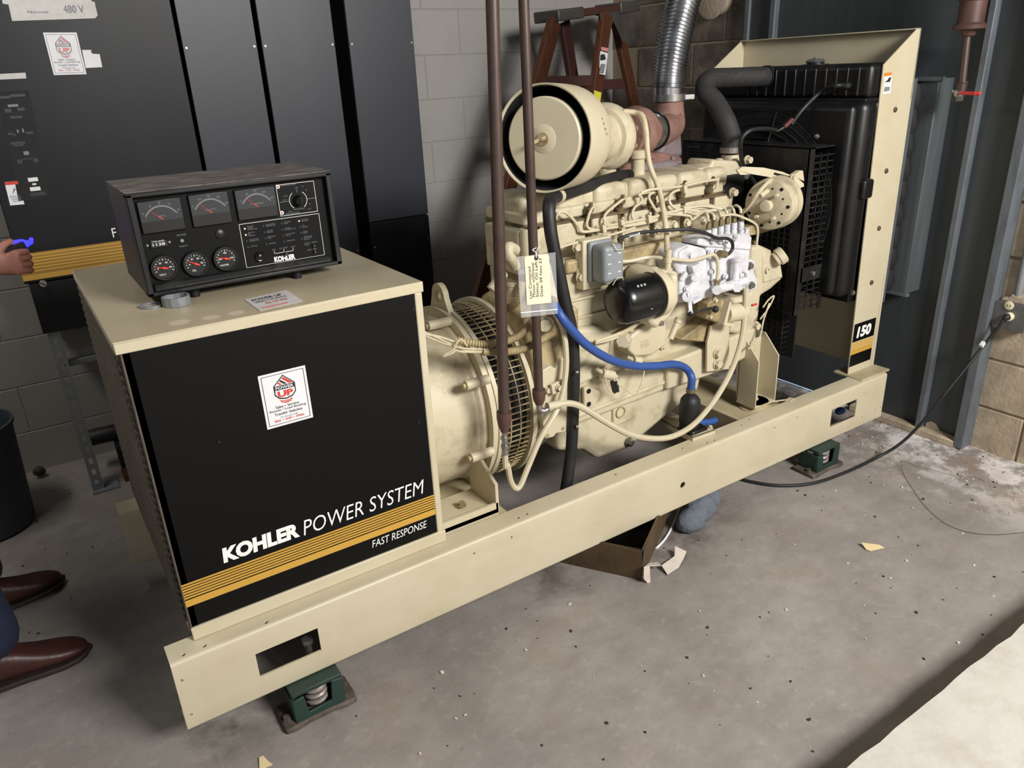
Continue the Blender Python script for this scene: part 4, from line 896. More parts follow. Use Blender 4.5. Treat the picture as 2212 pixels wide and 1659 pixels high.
# injection pump
YPm = .135
ip = mk('injection_pump', pxpoly([(1.826, 0.135, 0.959), (2.042, 0.135, 0.937), (2.046, 0.135, 0.880), (2.037, 0.135, 0.770), (1.879, 0.135, 0.796), (1.835, 0.135, 0.843)], (0, .12, 0)), 'white_pump', G, bevel=.008, seg=3, label='white painted fuel injection pump')
mk('governor_housing', pxpoly([(1.667, 0.125, 0.963), (1.691, 0.125, 0.974), (1.740, 0.125, 0.980), (1.818, 0.125, 0.954), (1.833, 0.125, 0.846), (1.860, 0.125, 0.829), (1.865, 0.125, 0.779), (1.770, 0.125, 0.784), (1.701, 0.125, 0.793), (1.693, 0.125, 0.892), (1.673, 0.125, 0.926)], (0, .12, 0)), 'white_pump', ip, bevel=.012, seg=3)
mk('governor_cap', B().prism([(1.684, 0.118, 0.966), (1.728, 0.118, 0.976), (1.793, 0.118, 0.956), (1.804, 0.118, 0.920), (1.732, 0.118, 0.917), (1.682, 0.118, 0.929)], (0, .03, 0)), 'white_pump', ip, bevel=.006, seg=2)
mk('delivery_flange', pxpoly([(1.776, 0.130, 0.984), (1.786, 0.130, 0.993), (2.023, 0.130, 0.973), (2.041, 0.130, 0.958), (2.039, 0.130, 0.913), (1.827, 0.130, 0.958), (1.777, 0.130, 0.972)], (0, .08, 0)), 'white_pump', ip, bevel=.005)
for (u, v), lo, hi in zip(outs, ((1527, 512), (1541, 509), (1556, 506), (1570, 503), (1585, 499), (1600, 495)), outs): pass
for p, q in (((1.857, 0.165, 0.974), (1.861, 0.165, 1.007)), ((1.887, 0.165, 0.975), (1.889, 0.165, 1.009)), ((1.921, 0.165, 0.977), (1.920, 0.165, 1.011)), ((1.952, 0.165, 0.978), (1.951, 0.165, 1.013)), ((1.986, 0.165, 0.980), (1.985, 0.165, 1.014)), ((2.021, 0.165, 0.981), (2.019, 0.165, 1.016))):
    p, q = vec(p), vec(q); d = (q-p).normalized(); L_ = (q-p).length
    mk('delivery_valve', B().lathe(p-d*.01, d, [(0, .0115), (L_*.5, .0115), (L_*.52, .0095), (L_*.62, .0095), (L_*.65, .011), (L_+.008, .0105)], 12), 'white_pump', ip)
    mk('union_nut', B().cyl(q, q+d*.018, .0095, n=6).cyl(q+d*.018, q+d*.03, .006, n=8), 'brass', ip)
bolts(ip, [(1.841, 0.128, 0.973), (1.878, 0.128, 0.968), (1.914, 0.128, 0.966), (1.948, 0.128, 0.966)], (0, -.5, 1), .0085, .014, 'white_pump')
bolts(ip, [(2.005, 0.150, 0.968), (2.030, 0.150, 0.969)], (0, -.2, 1), .009, .02, 'white_pump')
bolts(ip, [(1.732, 0.118, 0.949), (1.835, 0.130, 0.939), (1.870, 0.130, 0.937), (1.847, 0.130, 0.872), (1.911, 0.125, 0.846), (1.722, 0.120, 0.840)], FWD, .0085, .008, 'white_pump')
mk('primer_barrel', B().lathe(vec((1.939, 0.105, 0.833)), vec((1.940, 0.105, 0.916))-vec((1.939, 0.105, 0.833)), [(0, .014), (.004, .0125), (.062, .0125), (.064, .0165), (.074, .0165), (.076, .012)], 18), 'white_pump', ip)
mk('lift_pump', B().tube([(1.840, 0.105, 0.818), (1.878, 0.105, 0.816), (1.946, 0.105, 0.818), (1.996, 0.105, 0.820)], .0165, 14), 'white_pump', ip)
mk('lift_pump_plug', B().cyl((1.857, 0.110, 0.814), (1.825, 0.080, 0.823), .0155, n=16).cyl((1.957, 0.110, 0.803), (1.924, 0.080, 0.812), .016, n=6).cyl((1.947, 0.100, 0.794), (1.943, 0.100, 0.830), .012, n=12), 'white_pump', ip)
mk('outlet_elbow', B().tube([(1.979, 0.110, 0.857), (1.987, 0.100, 0.851), (1.992, 0.100, 0.831), (1.989, 0.100, 0.812)], .0085, 10).cyl((1.989, 0.100, 0.832), (1.987, 0.100, 0.809), .011, n=8), 'white_pump', ip)
mk('mounting_flange', pxpoly([(2.060, 0.150, 0.876), (2.087, 0.150, 0.868), (2.101, 0.150, 0.849), (2.089, 0.150, 0.831), (2.114, 0.150, 0.786), (2.112, 0.150, 0.759), (2.081, 0.150, 0.751), (2.060, 0.150, 0.762)], (.0, .07, 0)), 'white_pump', ip, bevel=.005)
bolts(ip, [(2.078, 0.150, 0.779), (2.062, 0.150, 0.852)], FWD, .011, .012, 'steel')
mk('stop_lever', B().cyl((1.723, 0.115, 0.815), (1.699, 0.090, 0.823), .018, n=18).bar((1.705, 0.090, 0.836), (1.713, 0.088, 0.773), .006, .016, (1, 0, 0)).cyl((1.726, 0.100, 0.764), (1.705, 0.080, 0.771), .009, n=12), 'white_pump', ip, bevel=.002)
mk('lever_bracket', B().obox((1.758, 0.110, 0.796), (.02, 0, .004), (0, .012, 0), (0, 0, .005)), 'white_pump', ip, bevel=.003)
mk('lever_bracket', B().obox((1.746, 0.110, 0.907), (.018, 0, .004), (0, .012, 0), (-.004, 0, .012)), 'white_pump', ip, bevel=.003)
mk('stop_plunger', B().cyl((1.685, 0.110, 0.875), (1.703, 0.105, 0.900), .009, n=12), 'white_pump', ip, bevel=.002)
mk('plug', B().cyl((1.748, 0.110, 0.873), (1.729, 0.090, 0.879), .013, n=14), 'white_pump', ip, bevel=.002)
rd = vec((1.710, 0.085, 0.768)); 
mk('throttle_rod', B().tube([(1.712, 0.085, 0.766), (1.761, 0.085, 0.765), (1.800, 0.085, 0.765), (1.834, 0.085, 0.755)], .0045, 8).ball((1.710, 0.085, 0.766), .011, 12, 8).ball((1.828, 0.085, 0.756), .012, 12, 8), 'rubber', ip)
# actuator box below the pump
ab = mk('actuator', pxpoly([(1.820, 0.110, 0.773), (1.850, 0.110, 0.783), (1.927, 0.110, 0.756), (1.924, 0.110, 0.694), (1.884, 0.110, 0.686), (1.816, 0.110, 0.717)], (0, .05, 0)), 'cream_grimy', G, bevel=.006)
mk('actuator_solenoid', B().cyl((1.917, 0.120, 0.713), (2.012, 0.120, 0.703), .032, n=24), 'cream', ab, bevel=.003)
mk('actuator_bracket', B().prism([(1.898, 0.085, 0.771), (1.879, 0.085, 0.710), (1.874, 0.085, 0.691), (1.923, 0.085, 0.674), (1.937, 0.085, 0.681), (1.891, 0.085, 0.695), (1.906, 0.085, 0.761)], (0, .03, 0)), 'cream', ab)
bolts(ab, [(1.909, 0.110, 0.760), (1.891, 0.110, 0.703), (1.831, 0.110, 0.724), (1.851, 0.110, 0.778)], FWD, .007, .009)
# timing gear case with filler cap
gc = mk('timing_gear_case', pxpoly([(2.094, 0.170, 0.911), (2.130, 0.170, 0.914), (2.204, 0.170, 0.882), (2.269, 0.170, 0.817), (2.285, 0.170, 0.761), (2.224, 0.170, 0.732), (2.167, 0.170, 0.717), (2.165, 0.170, 0.628), (2.120, 0.170, 0.575), (1.992, 0.170, 0.613), (1.957, 0.170, 0.741), (2.090, 0.170, 0.732), (2.135, 0.170, 0.792), (2.092, 0.170, 0.867)], (0, .35, 0)), 'cream_cast', G, bevel=.015, seg=3)
mk('case_front_cover', pxpoly([(2.152, 0.165, 0.883), (2.209, 0.165, 0.869), (2.258, 0.165, 0.814), (2.275, 0.165, 0.768), (2.167, 0.165, 0.766), (2.153, 0.165, 0.815)], (0, .02, 0)), 'cream_cast', gc, bevel=.006, seg=2)
cpos = vec((2.213, 0.150, 0.855)); cd_ = Vector((.55, -.35, .45)).normalized()
mk('case_cap', B().lathe(cpos-cd_*.012, cd_, [(0, .026), (.012, .027), (.014, .032), (.034, .032), (.038, .028)], 24), 'cream', gc)
mk('case_boss', B().lathe((2.176, 0.165, 0.815), FWD, [(-.01, .0115), (.008, .0115), (.008, .006), (.002, .005)], 16), 'cream_cast', gc)
bolts(gc, [(2.078, 0.150, 0.925)], ZA, .008, .012, 'brass')
# thermostat housing
th = mk('thermostat_housing', B().prism([(1.970, 0.330, 1.135), (1.978, 0.330, 1.181), (2.036, 0.330, 1.178), (2.045, 0.330, 1.201), (2.203, 0.330, 1.181), (2.214, 0.330, 1.141), (2.176, 0.330, 1.129), (2.174, 0.330, 1.099), (2.101, 0.330, 1.104)], (0, .12, 0)), 'cream_cast', G, bevel=.01, seg=3)
tp = vec((2.216, 0.400, 1.179)); mk('outlet_neck', B().lathe(tp, ZA, [(-.03, .045), (-.01, .045), (0, .036), (.02, .034)], 24), 'cream_cast', th)
mk('neck_lobe', B().ball((2.110, 0.360, 1.185), (.02, .02, .014), 14, 8).ball((2.189, 0.350, 1.178), (.02, .02, .014), 14, 8), 'cream_cast', th)
bolts(th, [(2.194, 0.320, 1.134)], FWD, .016, .02, 'steel')
bolts(th, [(2.062, 0.250, 1.095), (2.234, 0.340, 1.182)], FWD, .013, .02)
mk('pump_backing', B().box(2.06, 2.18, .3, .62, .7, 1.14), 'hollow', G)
# charging alternator
A0 = vec((2.132, 0.150, 1.052)); adir = Vector((.93, .25, .02)).normalized()
al = mk('alternator', B().lathe(A0, adir, [(-.004, .03), (0, .07), (.004, .084), (.02, .088), (.045, .088), (.047, .084), (.05, .084), (.052, .09), (.085, .09), (.088, .086), (.105, .08), (.12, .06)], 48), 'cream_cast', G, label='cream belt-driven charging alternator')
mk('bearing_boss', B().lathe(A0, -adir, [(-.01, .022), (.012, .021), (.022, .018), (.024, .0)], 20), 'cream', al)
for k in range(14):
    t = 2*math.pi*k/14; _, u_, v_ = frame(adir); c0 = A0+(u_*math.cos(t)+v_*math.sin(t))*(.072 if k % 2 else .058)
    mk('vent_hole', B().cyl(c0-adir*.0015, c0+adir*.01, .006 if k % 2 else .004, n=8), 'hollow', al)
for t in (.6, 2.3, 4.1, 5.4):
    _, u_, v_ = frame(adir); mk('terminal', B().cyl(A0+(u_*math.cos(t)+v_*math.sin(t))*.05, A0+(u_*math.cos(t)+v_*math.sin(t))*.05-adir*.02, .006, n=8), 'cream', al)
mk('pulley', B().lathe(A0+adir*.12, adir, [(0, .03), (0, .055), (.005, .055), (.012, .045), (.019, .055), (.024, .055), (.024, .02)], 32), 'black_paint', al)
mk('drive_belt', B().tube([A0+adir*.132+Vector((.0, 0, .05)), A0+adir*.132+Vector((0, -.05, 0)), A0+adir*.132+Vector((0, 0, -.055)), vec((2.2, .4, .8)), vec((2.2, .45, .95))], .0075, 8, 8, True), 'rubber', al)
bk = mk('adjusting_bracket', B().prism([(2.022, 0.200, 1.177), (2.051, 0.200, 1.186), (2.146, 0.190, 1.174), (2.221, 0.170, 1.154), (2.278, 0.150, 1.129), (2.304, 0.140, 1.108), (2.308, 0.140, 1.097), (2.286, 0.140, 1.094), (2.238, 0.160, 1.120), (2.162, 0.180, 1.142), (2.101, 0.200, 1.156), (2.042, 0.200, 1.160)], (0, .008, 0)), 'cream', al)
mk('bracket_slot', B().prism([(2.187, 0.178, 1.155), (2.237, 0.162, 1.140), (2.264, 0.150, 1.124), (2.260, 0.150, 1.119), (2.233, 0.162, 1.133), (2.183, 0.178, 1.148)], (0, -.001, 0)), 'hollow', bk)
mk('lug', B().prism([(2.290, 0.150, 1.152), (2.308, 0.150, 1.151), (2.322, 0.150, 1.112), (2.252, 0.150, 1.138)], (0, .02, 0)), 'cream', al, bevel=.002)
bolts(al, [(2.250, 0.150, 1.132)], FWD, .01, .014)
mk('alternator_mount', B().prism([(2.086, 0.200, 0.973), (2.158, 0.200, 0.981), (2.260, 0.180, 0.968), (2.217, 0.180, 0.951), (2.163, 0.200, 0.942), (2.094, 0.200, 0.941)], (0, .05, 0)), 'cream_grimy', al, bevel=.005)
mk('wire_loom', B().tube([(2.220, 0.170, 1.121), (2.138, 0.150, 1.135), (2.087, 0.140, 1.119), (2.065, 0.150, 1.089), (2.060, 0.170, 1.057), (2.044, 0.190, 1.030)], .0065, 8).tube([(2.204, 0.165, 1.120), (2.120, 0.145, 1.128), (2.075, 0.140, 1.105), (2.057, 0.155, 1.071), (2.046, 0.180, 1.034)], .004, 6), 'cream_hose', al)
mk('loom_plug', B().cyl((2.070, 0.135, 1.092), (2.106, 0.135, 1.106), .009, n=10), 'cream', al)
# oil filter and its head
f0, f1 = vec((1.398, 0.100, 0.857)), vec((1.548, 0.100, 0.858)); fd = (f1-f0).normalized(); FL = (f1-f0).length
of = mk('oil_filter', B().lathe(f0, fd, [(0, .0), (.0, .034), (.006, .056), (.018, .066), (.035, .070), (FL-.012, .070), (FL-.01, .072), (FL, .072), (FL+.012, .064)], 48, cap=False), 'filter_black', G, label='glossy black spin-on oil filter')
oy = f0+fd*(FL*.62); nn_ = Vector((-.35, -.93, .12)).normalized()
text('lettering', '1824', 'white_ink', of, f0+fd*(FL*.80)+nn_*.0725+Vector((0, 0, -.028)), Vector((0, .12, 1)), -fd, width=.022, height=.007, lift=.001)
text('lettering', 'S W', 'white_ink', of, f0+fd*(FL*.66)+nn_*.0725+Vector((0, 0, -.012)), Vector((0, .12, 1)), -fd, width=.018, height=.009, lift=.001)
text('lettering', 'o o o', 'white_ink', of, f0+fd*(FL*.42)+nn_*.058+Vector((0, .0, .046)), fd, Vector((0, .5, .8)), width=.035, height=.007, lift=.002)
fhd = mk('filter_head', B().prism([(1.528, 0.085, 0.923), (1.558, 0.085, 0.938), (1.654, 0.085, 0.914), (1.662, 0.085, 0.815), (1.619, 0.085, 0.765), (1.566, 0.085, 0.742), (1.534, 0.085, 0.765)], (0, .12, 0)).prism([(1.587, 0.050, 0.922), (1.618, 0.050, 0.920), (1.623, 0.050, 0.830), (1.595, 0.050, 0.800)], (0, .05, 0)), 'cream', G, bevel=.014, seg=3)
mk('filter_collar', B().lathe(f0+fd*(FL+.002), fd, [(0, .05), (0, .076), (.03, .074), (.045, .05)], 36), 'cream', fhd)
hp = vec((1.627, 0.110, 0.910)); mk('hose_coupling', B().cyl(hp-ZA*.01, hp+ZA*.016, .015, n=6).cyl(hp+ZA*.016, hp+ZA*.034, .010, n=12).cyl(hp+ZA*.034, hp+ZA*.05, .0125, n=12).cyl(hp+ZA*.05, hp+ZA*.075, .0105, n=12), 'cream', fhd)
mk('cap_plug', B().lathe((1.576, 0.120, 0.929), ZA, [(-.01, .013), (.006, .013), (.008, .009)], 16), 'cream', fhd)
bolts(fhd, [(1.582, 0.090, 0.761)], FWD, .009, .012, 'steel')
# oil cooler cover, rail, mount brackets
oc = mk('oil_cooler_cover', B().prism([(1.503, 0.140, 0.719), (1.534, 0.140, 0.731), (1.568, 0.140, 0.747), (1.660, 0.140, 0.740), (1.666, 0.140, 0.653), (1.598, 0.140, 0.631), (1.525, 0.140, 0.643), (1.496, 0.140, 0.672)], (0, .08, 0)), 'cream', G, bevel=.008, seg=3)
bolts(oc, [(1.474, 0.140, 0.715)], (-.75, -.6, .1), .021, .024, 'cream')
bolts(oc, [(1.512, 0.150, 0.735)], ZA, .009, .012)
mk('casting_mark', B().box(*(lambda p: (p[0]-.02, p[0]+.02, .1385, .14, p[2]-.012, p[2]+.012))((1.570, 0.140, 0.680))), 'cream_cast', oc)
mk('side_beam', B().prism([(1.70, .165, .575), (2.15, .165, .60), (2.15, .165, .50), (1.98, .165, .47), (1.70, .165, .47)], (0, .08, 0)), 'cream', blk, bevel=.008)
mk('upper_beam', B().prism([(1.749, 0.160, 0.645), (1.880, 0.160, 0.691), (1.977, 0.160, 0.653), (1.887, 0.160, 0.604)], (0, .06, 0)), 'cream_grimy', blk, bevel=.006)
mk('sensor_post', B().cyl((1.670, 0.130, 0.676), (1.705, 0.130, 0.736), .010, n=12).cyl((1.699, 0.130, 0.726), (1.707, 0.130, 0.740), .0125, n=12), 'cream', blk)
mk('boss_ring', B().lathe((1.642, 0.138, 0.646), FWD, [(-.01, .008), (.006, .008), (.006, .004), (0, .004)], 14), 'cream', blk)
ma = mk('mount_bracket', B().prism([(1.874, 0.140, 0.672), (1.896, 0.140, 0.679), (1.961, 0.140, 0.665), (1.978, 0.140, 0.487), (1.867, 0.140, 0.505), (1.860, 0.140, 0.616)], (0, .008, 0)).prism([(1.961, 0.140, 0.665), (1.966, 0.140, 0.661), (1.983, 0.140, 0.488), (1.978, 0.140, 0.487)], (.0, .06, 0)), 'cream', G)
bolts(ma, [(1.911, 0.140, 0.566), (1.914, 0.140, 0.525)], FWD, .0155, .018, 'cream')
mb_ = B(); fx0, fx1, yA, yB = 2.095, 2.205, .10, .19
zt0, zt1 = (2.095, 0.128, 0.496)[2], (2.095, 0.174, 0.549)[2]
def flange(x): return B().prism([(x, yA, .312), (x, yB, .312), (x, yB+.03, zt1+.02), (x, yB-.02, zt1+.02), (x, yA, zt0)], (.005, 0, 0))
for x in (fx0, fx1): f_ = flange(x); mb_.add(f_.v, f_.f)
mb_.box(fx0, fx1+.005, yB-.005, yB, .312, zt1).box(fx0, fx1+.005, yA, yB, .306, .314)
mc = mk('front_mount', mb_, 'cream', G, bevel=.001)
bolts(mc, [(2.13, yB-.005, .555), (2.165, yB-.005, .60), (2.14, yB-.005, .48)], FWD, .014, .016, 'cream')
bolts(mc, [(2.155, .15, .314)], ZA, .01, .02)
mk('rubber_mount', B().lathe((2.15, .145, .284), ZA, [(0, .06), (.006, .06), (.01, .045), (.022, .045), (.024, .05), (.03, .05)], 26), 'cream_top', G)
mk('earth_strap', B().tube([(2.193, 0.100, 0.310), (2.230, 0.087, 0.310), (2.281, 0.068, 0.308)], .003, 6).obox((2.263, 0.074, 0.309), (.018, .004, 0), (-.004, .009, 0), (0, 0, .002)), 'cream_top', G)
# heater, hoses
hb = mk('heater_bracket', B().prism([(1.742, 0.251, 0.322), (1.724, 0.057, 0.322), (1.829, 0.052, 0.322), (1.821, 0.213, 0.322)], (0, 0, -.004)).prism([(1.724, 0.057, 0.322), (1.829, 0.052, 0.322), ((1.829, 0.052, 0.322)[0], (1.829, 0.052, 0.322)[1], .307), ((1.724, 0.057, 0.322)[0], (1.724, 0.057, 0.322)[1], .307)], (0, .004, 0)).prism([(1.742, 0.251, 0.322), (1.724, 0.057, 0.322), ((1.724, 0.057, 0.322)[0], (1.724, 0.057, 0.322)[1], .300), ((1.742, 0.251, 0.322)[0], (1.742, 0.251, 0.322)[1], .300)], (.004, .002, 0)), 'cream', G)
bolts(hb, [(1.769, 0.087, 0.320), (1.830, 0.076, 0.320), (1.740, 0.073, 0.320)], ZA, .007, .008)
hz = vec((1.760, 0.112, 0.335)); 
ht = mk('coolant_heater', B().lathe(hz, ZA, [(-.012, .034), (.0, .036), (.088, .036), (.104, .033), (.116, .024), (.121, .015), (.135, .0145), (.14, .0145)], 32), 'rubber', G, label='black bottle-shaped coolant heater')
mk('heater_base', B().box(hz.x-.03, hz.x+.05, hz.y-.045, hz.y+.03, .318, .335), 'black_paint', ht, bevel=.006)
mk('heater_label', B().lathe(hz+ZA*.0, ZA, [(-.004, .0365), (.02, .0365)], 12, math.radians(-150), math.radians(-118), cap=False), 'paper', ht)
mk('hose_clamp', B().lathe(hz+ZA*.131, ZA, [(0, .017), (.012, .017)], 18), 'brass', ht)
bl = mk('coolant_hose', B().tube([(1.181, 0.110, 0.897), (1.184, 0.080, 0.867), (1.215, 0.072, 0.823), (1.281, 0.080, 0.755), (1.384, 0.095, 0.682), (1.498, 0.115, 0.628), (1.605, 0.120, 0.599), (1.690, 0.130, 0.580), (1.757, 0.140, 0.547), hz+Vector((0, 0, .185)), hz+Vector((0, 0, .135))], .0135, 16, 8), 'blue_hose', G, label='bright blue coolant hose')
mk('coolant_hose', B().tube([hz+Vector((.03, .01, .0)), (1.866, 0.119, 0.315), (1.905, 0.121, 0.310)], .013, 12), 'blue_hose', G)
line([vec(b2-d2*.05)+Vector((.03, -.004, .003)), (1.143, 0.050, 0.616), (1.194, 0.050, 0.603), (1.241, 0.050, 0.574), (1.324, 0.045, 0.505), (1.420, 0.045, 0.434), (1.527, 0.050, 0.383), (1.627, 0.055, 0.359), (1.730, 0.060, 0.372), (1.839, 0.070, 0.431), (1.924, 0.080, 0.514), (1.972, 0.088, 0.604), (1.990, 0.095, 0.684), (1.996, 0.100, 0.748), (1.991, 0.100, 0.795)], .0098, nm='fuel_hose')
mk('hose_ferrule', B().tube([(1.105, 0.050, 0.619), (1.147, 0.050, 0.615)], .012, 12), 'cream', G)
mk('hose_ferrule', B().tube([(1.998, 0.100, 0.731), (1.993, 0.100, 0.779)], .0115, 12), 'cream', G)
line([vec(b_-d_*.105), vec(b_-d_*.15), (0.963, 0.055, 0.473), (0.971, 0.055, 0.419), (0.986, 0.055, 0.389), (1.004, 0.055, 0.392), (1.036, 0.060, 0.438), (1.089, 0.065, 0.518), (1.140, 0.070, 0.569), (1.174, 0.080, 0.604), (1.193, 0.085, 0.647), (1.207, 0.090, 0.723), (1.208, 0.100, 0.806), (1.205, 0.120, 0.845), (1.209, 0.150, 0.862)], .0088, nm='fuel_hose')
# junction box on the block
jx0, jx1 = (1.361, 0.100, 0.986)[0], (1.440, 0.100, 0.973)[0]; jz0, jz1 = (1.400, 0.100, 0.923)[2], (1.399, 0.100, 1.035)[2]
jb = mk('junction_box', B().box(jx0, jx1, .10, .165, jz0, jz1), 'grey_box', G, bevel=.014, seg=3, label='grey plastic junction box with wire clips')
mk('box_rim', B().box(jx0-.006, jx1+.004, .16, .175, jz0-.006, jz1+.006), 'grey_box', jb, bevel=.008, seg=3)
mk('box_backplate', B().box(jx0-.02, jx1+.01, .175, .215, jz0-.03, jz1+.01), 'cream', jb, bevel=.004)
for zz, s in ((jz1, 1), (jz0, -1)):
    xm = (jx0+jx1)/2+.012
    mk('wire_clip', B().tube([(xm-.02, .10, zz+s*.006), (xm-.012, .092, zz-s*.014), (xm+.012, .092, zz-s*.014), (xm+.02, .10, zz+s*.006)], .0018, 6, 1, False, False), 'cream', jb)
for i in range(3):
    for sx_ in (.012, .05):
        mk('rib', B().box(jx0+sx_, jx0+sx_+.012, .0985, .101, jz0+.03+i*.028, jz0+.0325+i*.028), 'paper', jb)
mk('bracket_leg', B().bar((1.365, 0.200, 0.982), (1.346, 0.200, 0.935), .008, .03, (1, 0, 0)).bar((1.353, 0.195, 0.945), (1.384, 0.195, 0.951), .008, .012, (0, 0, 1)), 'cream', jb, bevel=.003)
bolts(jb, [(1.342, 0.195, 0.933), (1.354, 0.195, 1.027), (1.333, 0.200, 1.025)], FWD, .012, .014)
# sensors and loose wires
bolts(blk, [(1.794, 0.200, 1.033), (1.870, 0.200, 1.029), (1.735, 0.200, 1.035), (1.662, 0.200, 1.028), (1.612, 0.200, 1.031)], FWD, .011, .012)
sn = mk('oil_sender', B().cyl((1.376, 0.130, 0.629), (1.420, 0.125, 0.610), .016, n=18).cyl((1.420, 0.125, 0.610), (1.434, 0.123, 0.604), .006, n=10).cyl((1.370, 0.150, 0.640), (1.380, 0.130, 0.628), .008, n=10), 'cream', G, bevel=.002)
mk('sender_wire', B().tube([(1.392, 0.120, 0.645), (1.379, 0.115, 0.611), (1.388, 0.110, 0.575), (1.417, 0.110, 0.554), (1.432, 0.110, 0.570), (1.421, 0.120, 0.611)], .0022, 6).tube([(1.422, 0.110, 0.588), (1.460, 0.110, 0.556), (1.500, 0.110, 0.528), (1.526, 0.110, 0.557), (1.548, 0.120, 0.598)], .0022, 6), 'cream_hose', sn)
mk('frayed_plug', B().tube([(1.403, 0.112, 0.599), (1.413, 0.110, 0.559)], .007, 6).tube([(1.421, 0.115, 0.593), (1.427, 0.110, 0.558)], .005, 6), 'rubber', sn)
mk('oil_sender', B().cyl((1.508, 0.130, 0.640), (1.535, 0.125, 0.632), .014, n=16).cyl((1.500, 0.150, 0.646), (1.512, 0.130, 0.638), .007, n=10), 'cream', G, bevel=.002)
mk('side_cable', B().tube([(1.365, 0.150, 0.731), (1.422, 0.140, 0.737), (1.479, 0.140, 0.743), (1.547, 0.150, 0.752), (1.600, 0.160, 0.751)], .006, 8).tube([(1.365, 0.150, 0.725), (1.431, 0.140, 0.728), (1.489, 0.140, 0.739), (1.557, 0.150, 0.753)], .004, 8), 'cream_hose', G)
mk('elbow_fitting', B().tube([(1.128, 0.220, 1.045), (1.096, 0.200, 1.060), (1.084, 0.190, 1.044), (1.096, 0.190, 1.026), (1.112, 0.200, 1.004)], .017, 14), 'cream_cast', G)
mk('spark_cover', B().cyl((1.098, 0.200, 0.918), (1.098, 0.200, 0.952), .012, n=14).cyl((1.098, 0.200, 0.948), (1.099, 0.200, 0.956), .0145, n=14), 'cream_cast', G)
def corr(pts, r, nm, m):
    P = catmull(pts, 30); L_ = sum((P[i+1]-P[i]).length for i in range(len(P)-1)); n = max(4, int(L_/.006))
    return mk(nm, B().tube(pts, lambda t: r*(1+.13*math.sin(2*math.pi*n*t)), 12, 40), m, G, ang=80)
corr([(1.114, 0.100, 0.876), (1.086, 0.095, 0.862), (1.051, 0.090, 0.842), (1.011, 0.090, 0.833), (0.972, 0.100, 0.831), (0.925, 0.120, 0.835), (0.878, 0.150, 0.847)], .0105, 'wire_conduit', 'cream_grimy')
corr([(1.169, 0.100, 0.818), (1.141, 0.095, 0.812), (1.088, 0.090, 0.801), (1.041, 0.090, 0.797), (0.990, 0.095, 0.802), (0.929, 0.100, 0.816)], .0105, 'wire_conduit', 'cream_grimy')
corr([(1.115, 0.170, 0.962), (1.097, 0.160, 0.927), (1.074, 0.160, 0.904), (1.058, 0.170, 0.894)], .011, 'wire_conduit', 'cream_grimy')
corr([(1.088, 0.300, 0.920), (1.114, 0.300, 0.944), (1.127, 0.280, 0.966)], .013, 'wire_conduit', 'cream')
lw = mk('loose_wires', B().tube([(0.929, 0.100, 0.816), (0.882, 0.110, 0.828), (0.852, 0.130, 0.846), (0.822, 0.150, 0.867), (0.792, 0.170, 0.887)], .003, 6).tube([(0.930, 0.100, 0.822), (0.875, 0.110, 0.836), (0.836, 0.140, 0.850), (0.791, 0.170, 0.876)], .003, 6).tube([(0.926, 0.100, 0.814), (0.867, 0.110, 0.828), (0.854, 0.110, 0.835), (0.839, 0.110, 0.829), (0.820, 0.120, 0.823)], .0025, 6).tube([(0.884, 0.100, 0.842), (0.874, 0.110, 0.860), (0.860, 0.110, 0.858), (0.847, 0.110, 0.840), (0.823, 0.120, 0.826)], .0025, 6).tube([(0.873, 0.130, 0.845), (0.829, 0.150, 0.868), (0.788, 0.170, 0.880)], .004, 6), 'cream_hose', G)
mk('engine_harness', B().tube([(1.227, 0.170, 1.010), (1.178, 0.160, 1.000), (1.145, 0.160, 0.986), (1.142, 0.160, 0.918)], .005, 8), 'rubber', G)
mk('starter_motor', B().cyl((1.26, .24, .66), (1.44, .24, .66), .05, n=24), 'cream_cast', blk, bevel=.01)
mk('thin_wire', B().tube([(2.132, 0.140, 0.643), (2.173, 0.140, 0.678), (2.199, 0.140, 0.717), (2.169, 0.140, 0.709), (2.142, 0.140, 0.686)], .003, 6).tube([(2.064, 0.130, 0.545), (2.123, 0.130, 0.576), (2.146, 0.135, 0.641), (2.176, 0.140, 0.695)], .0035, 6), 'cream_hose', G)
mk('red_tie', B().tube([(2.067, 0.130, 0.711), (2.092, 0.130, 0.711)], .004, 6), 'red', G)

# ================================================================ control panel on the lid
cpn = thing('control_panel', 'black generator control box with meters and gauges on cabinet lid', 'control panel', (.4, .42, 1.056))
BX0, BX1, BY0, BY1, BZ0, BZ1 = .166, .633, .28, .575, 1.078, 1.312
mk('housing', B().box(BX0, BX1, BY0+.03, BY1, BZ0, BZ1), 'dark_plastic', cpn, bevel=.004)
mk('housing_top', B().box(BX0-.001, BX1+.001, BY0, BY1, BZ1-.003, BZ1+.001), 'dusty_top', cpn, bevel=.002)
mk('bezel', B().box(BX0, BX1, BY0, BY0+.032, BZ1-.013, BZ1-.002).box(BX0, BX0+.014, BY0, BY0+.032, BZ0, BZ1-.004).box(BX1-.014, BX1, BY0, BY0+.032, BZ0, BZ1-.004).box(BX0, BX1, BY0, BY0+.032, BZ0, BZ0+.01), 'dark_plastic', cpn, bevel=.0025)
mk('bottom_lip', B().prism([(BX0+.016, BY0+.004, BZ0+.008), (BX0+.016, BY0+.004, BZ0+.016), (BX0+.016, BY0+.012, BZ0+.026), (BX0+.016, BY0+.024, BZ0+.028), (BX0+.016, BY0+.024, BZ0+.008)], (BX1-BX0-.04, 0, 0)), 'black_grille', cpn, bevel=.004, seg=3)
fp2 = mk('face_plate', B().box(BX0+.012, BX1-.012, BY0+.018, BY0+.03, BZ0+.01, BZ1-.012), 'black_panel', cpn)
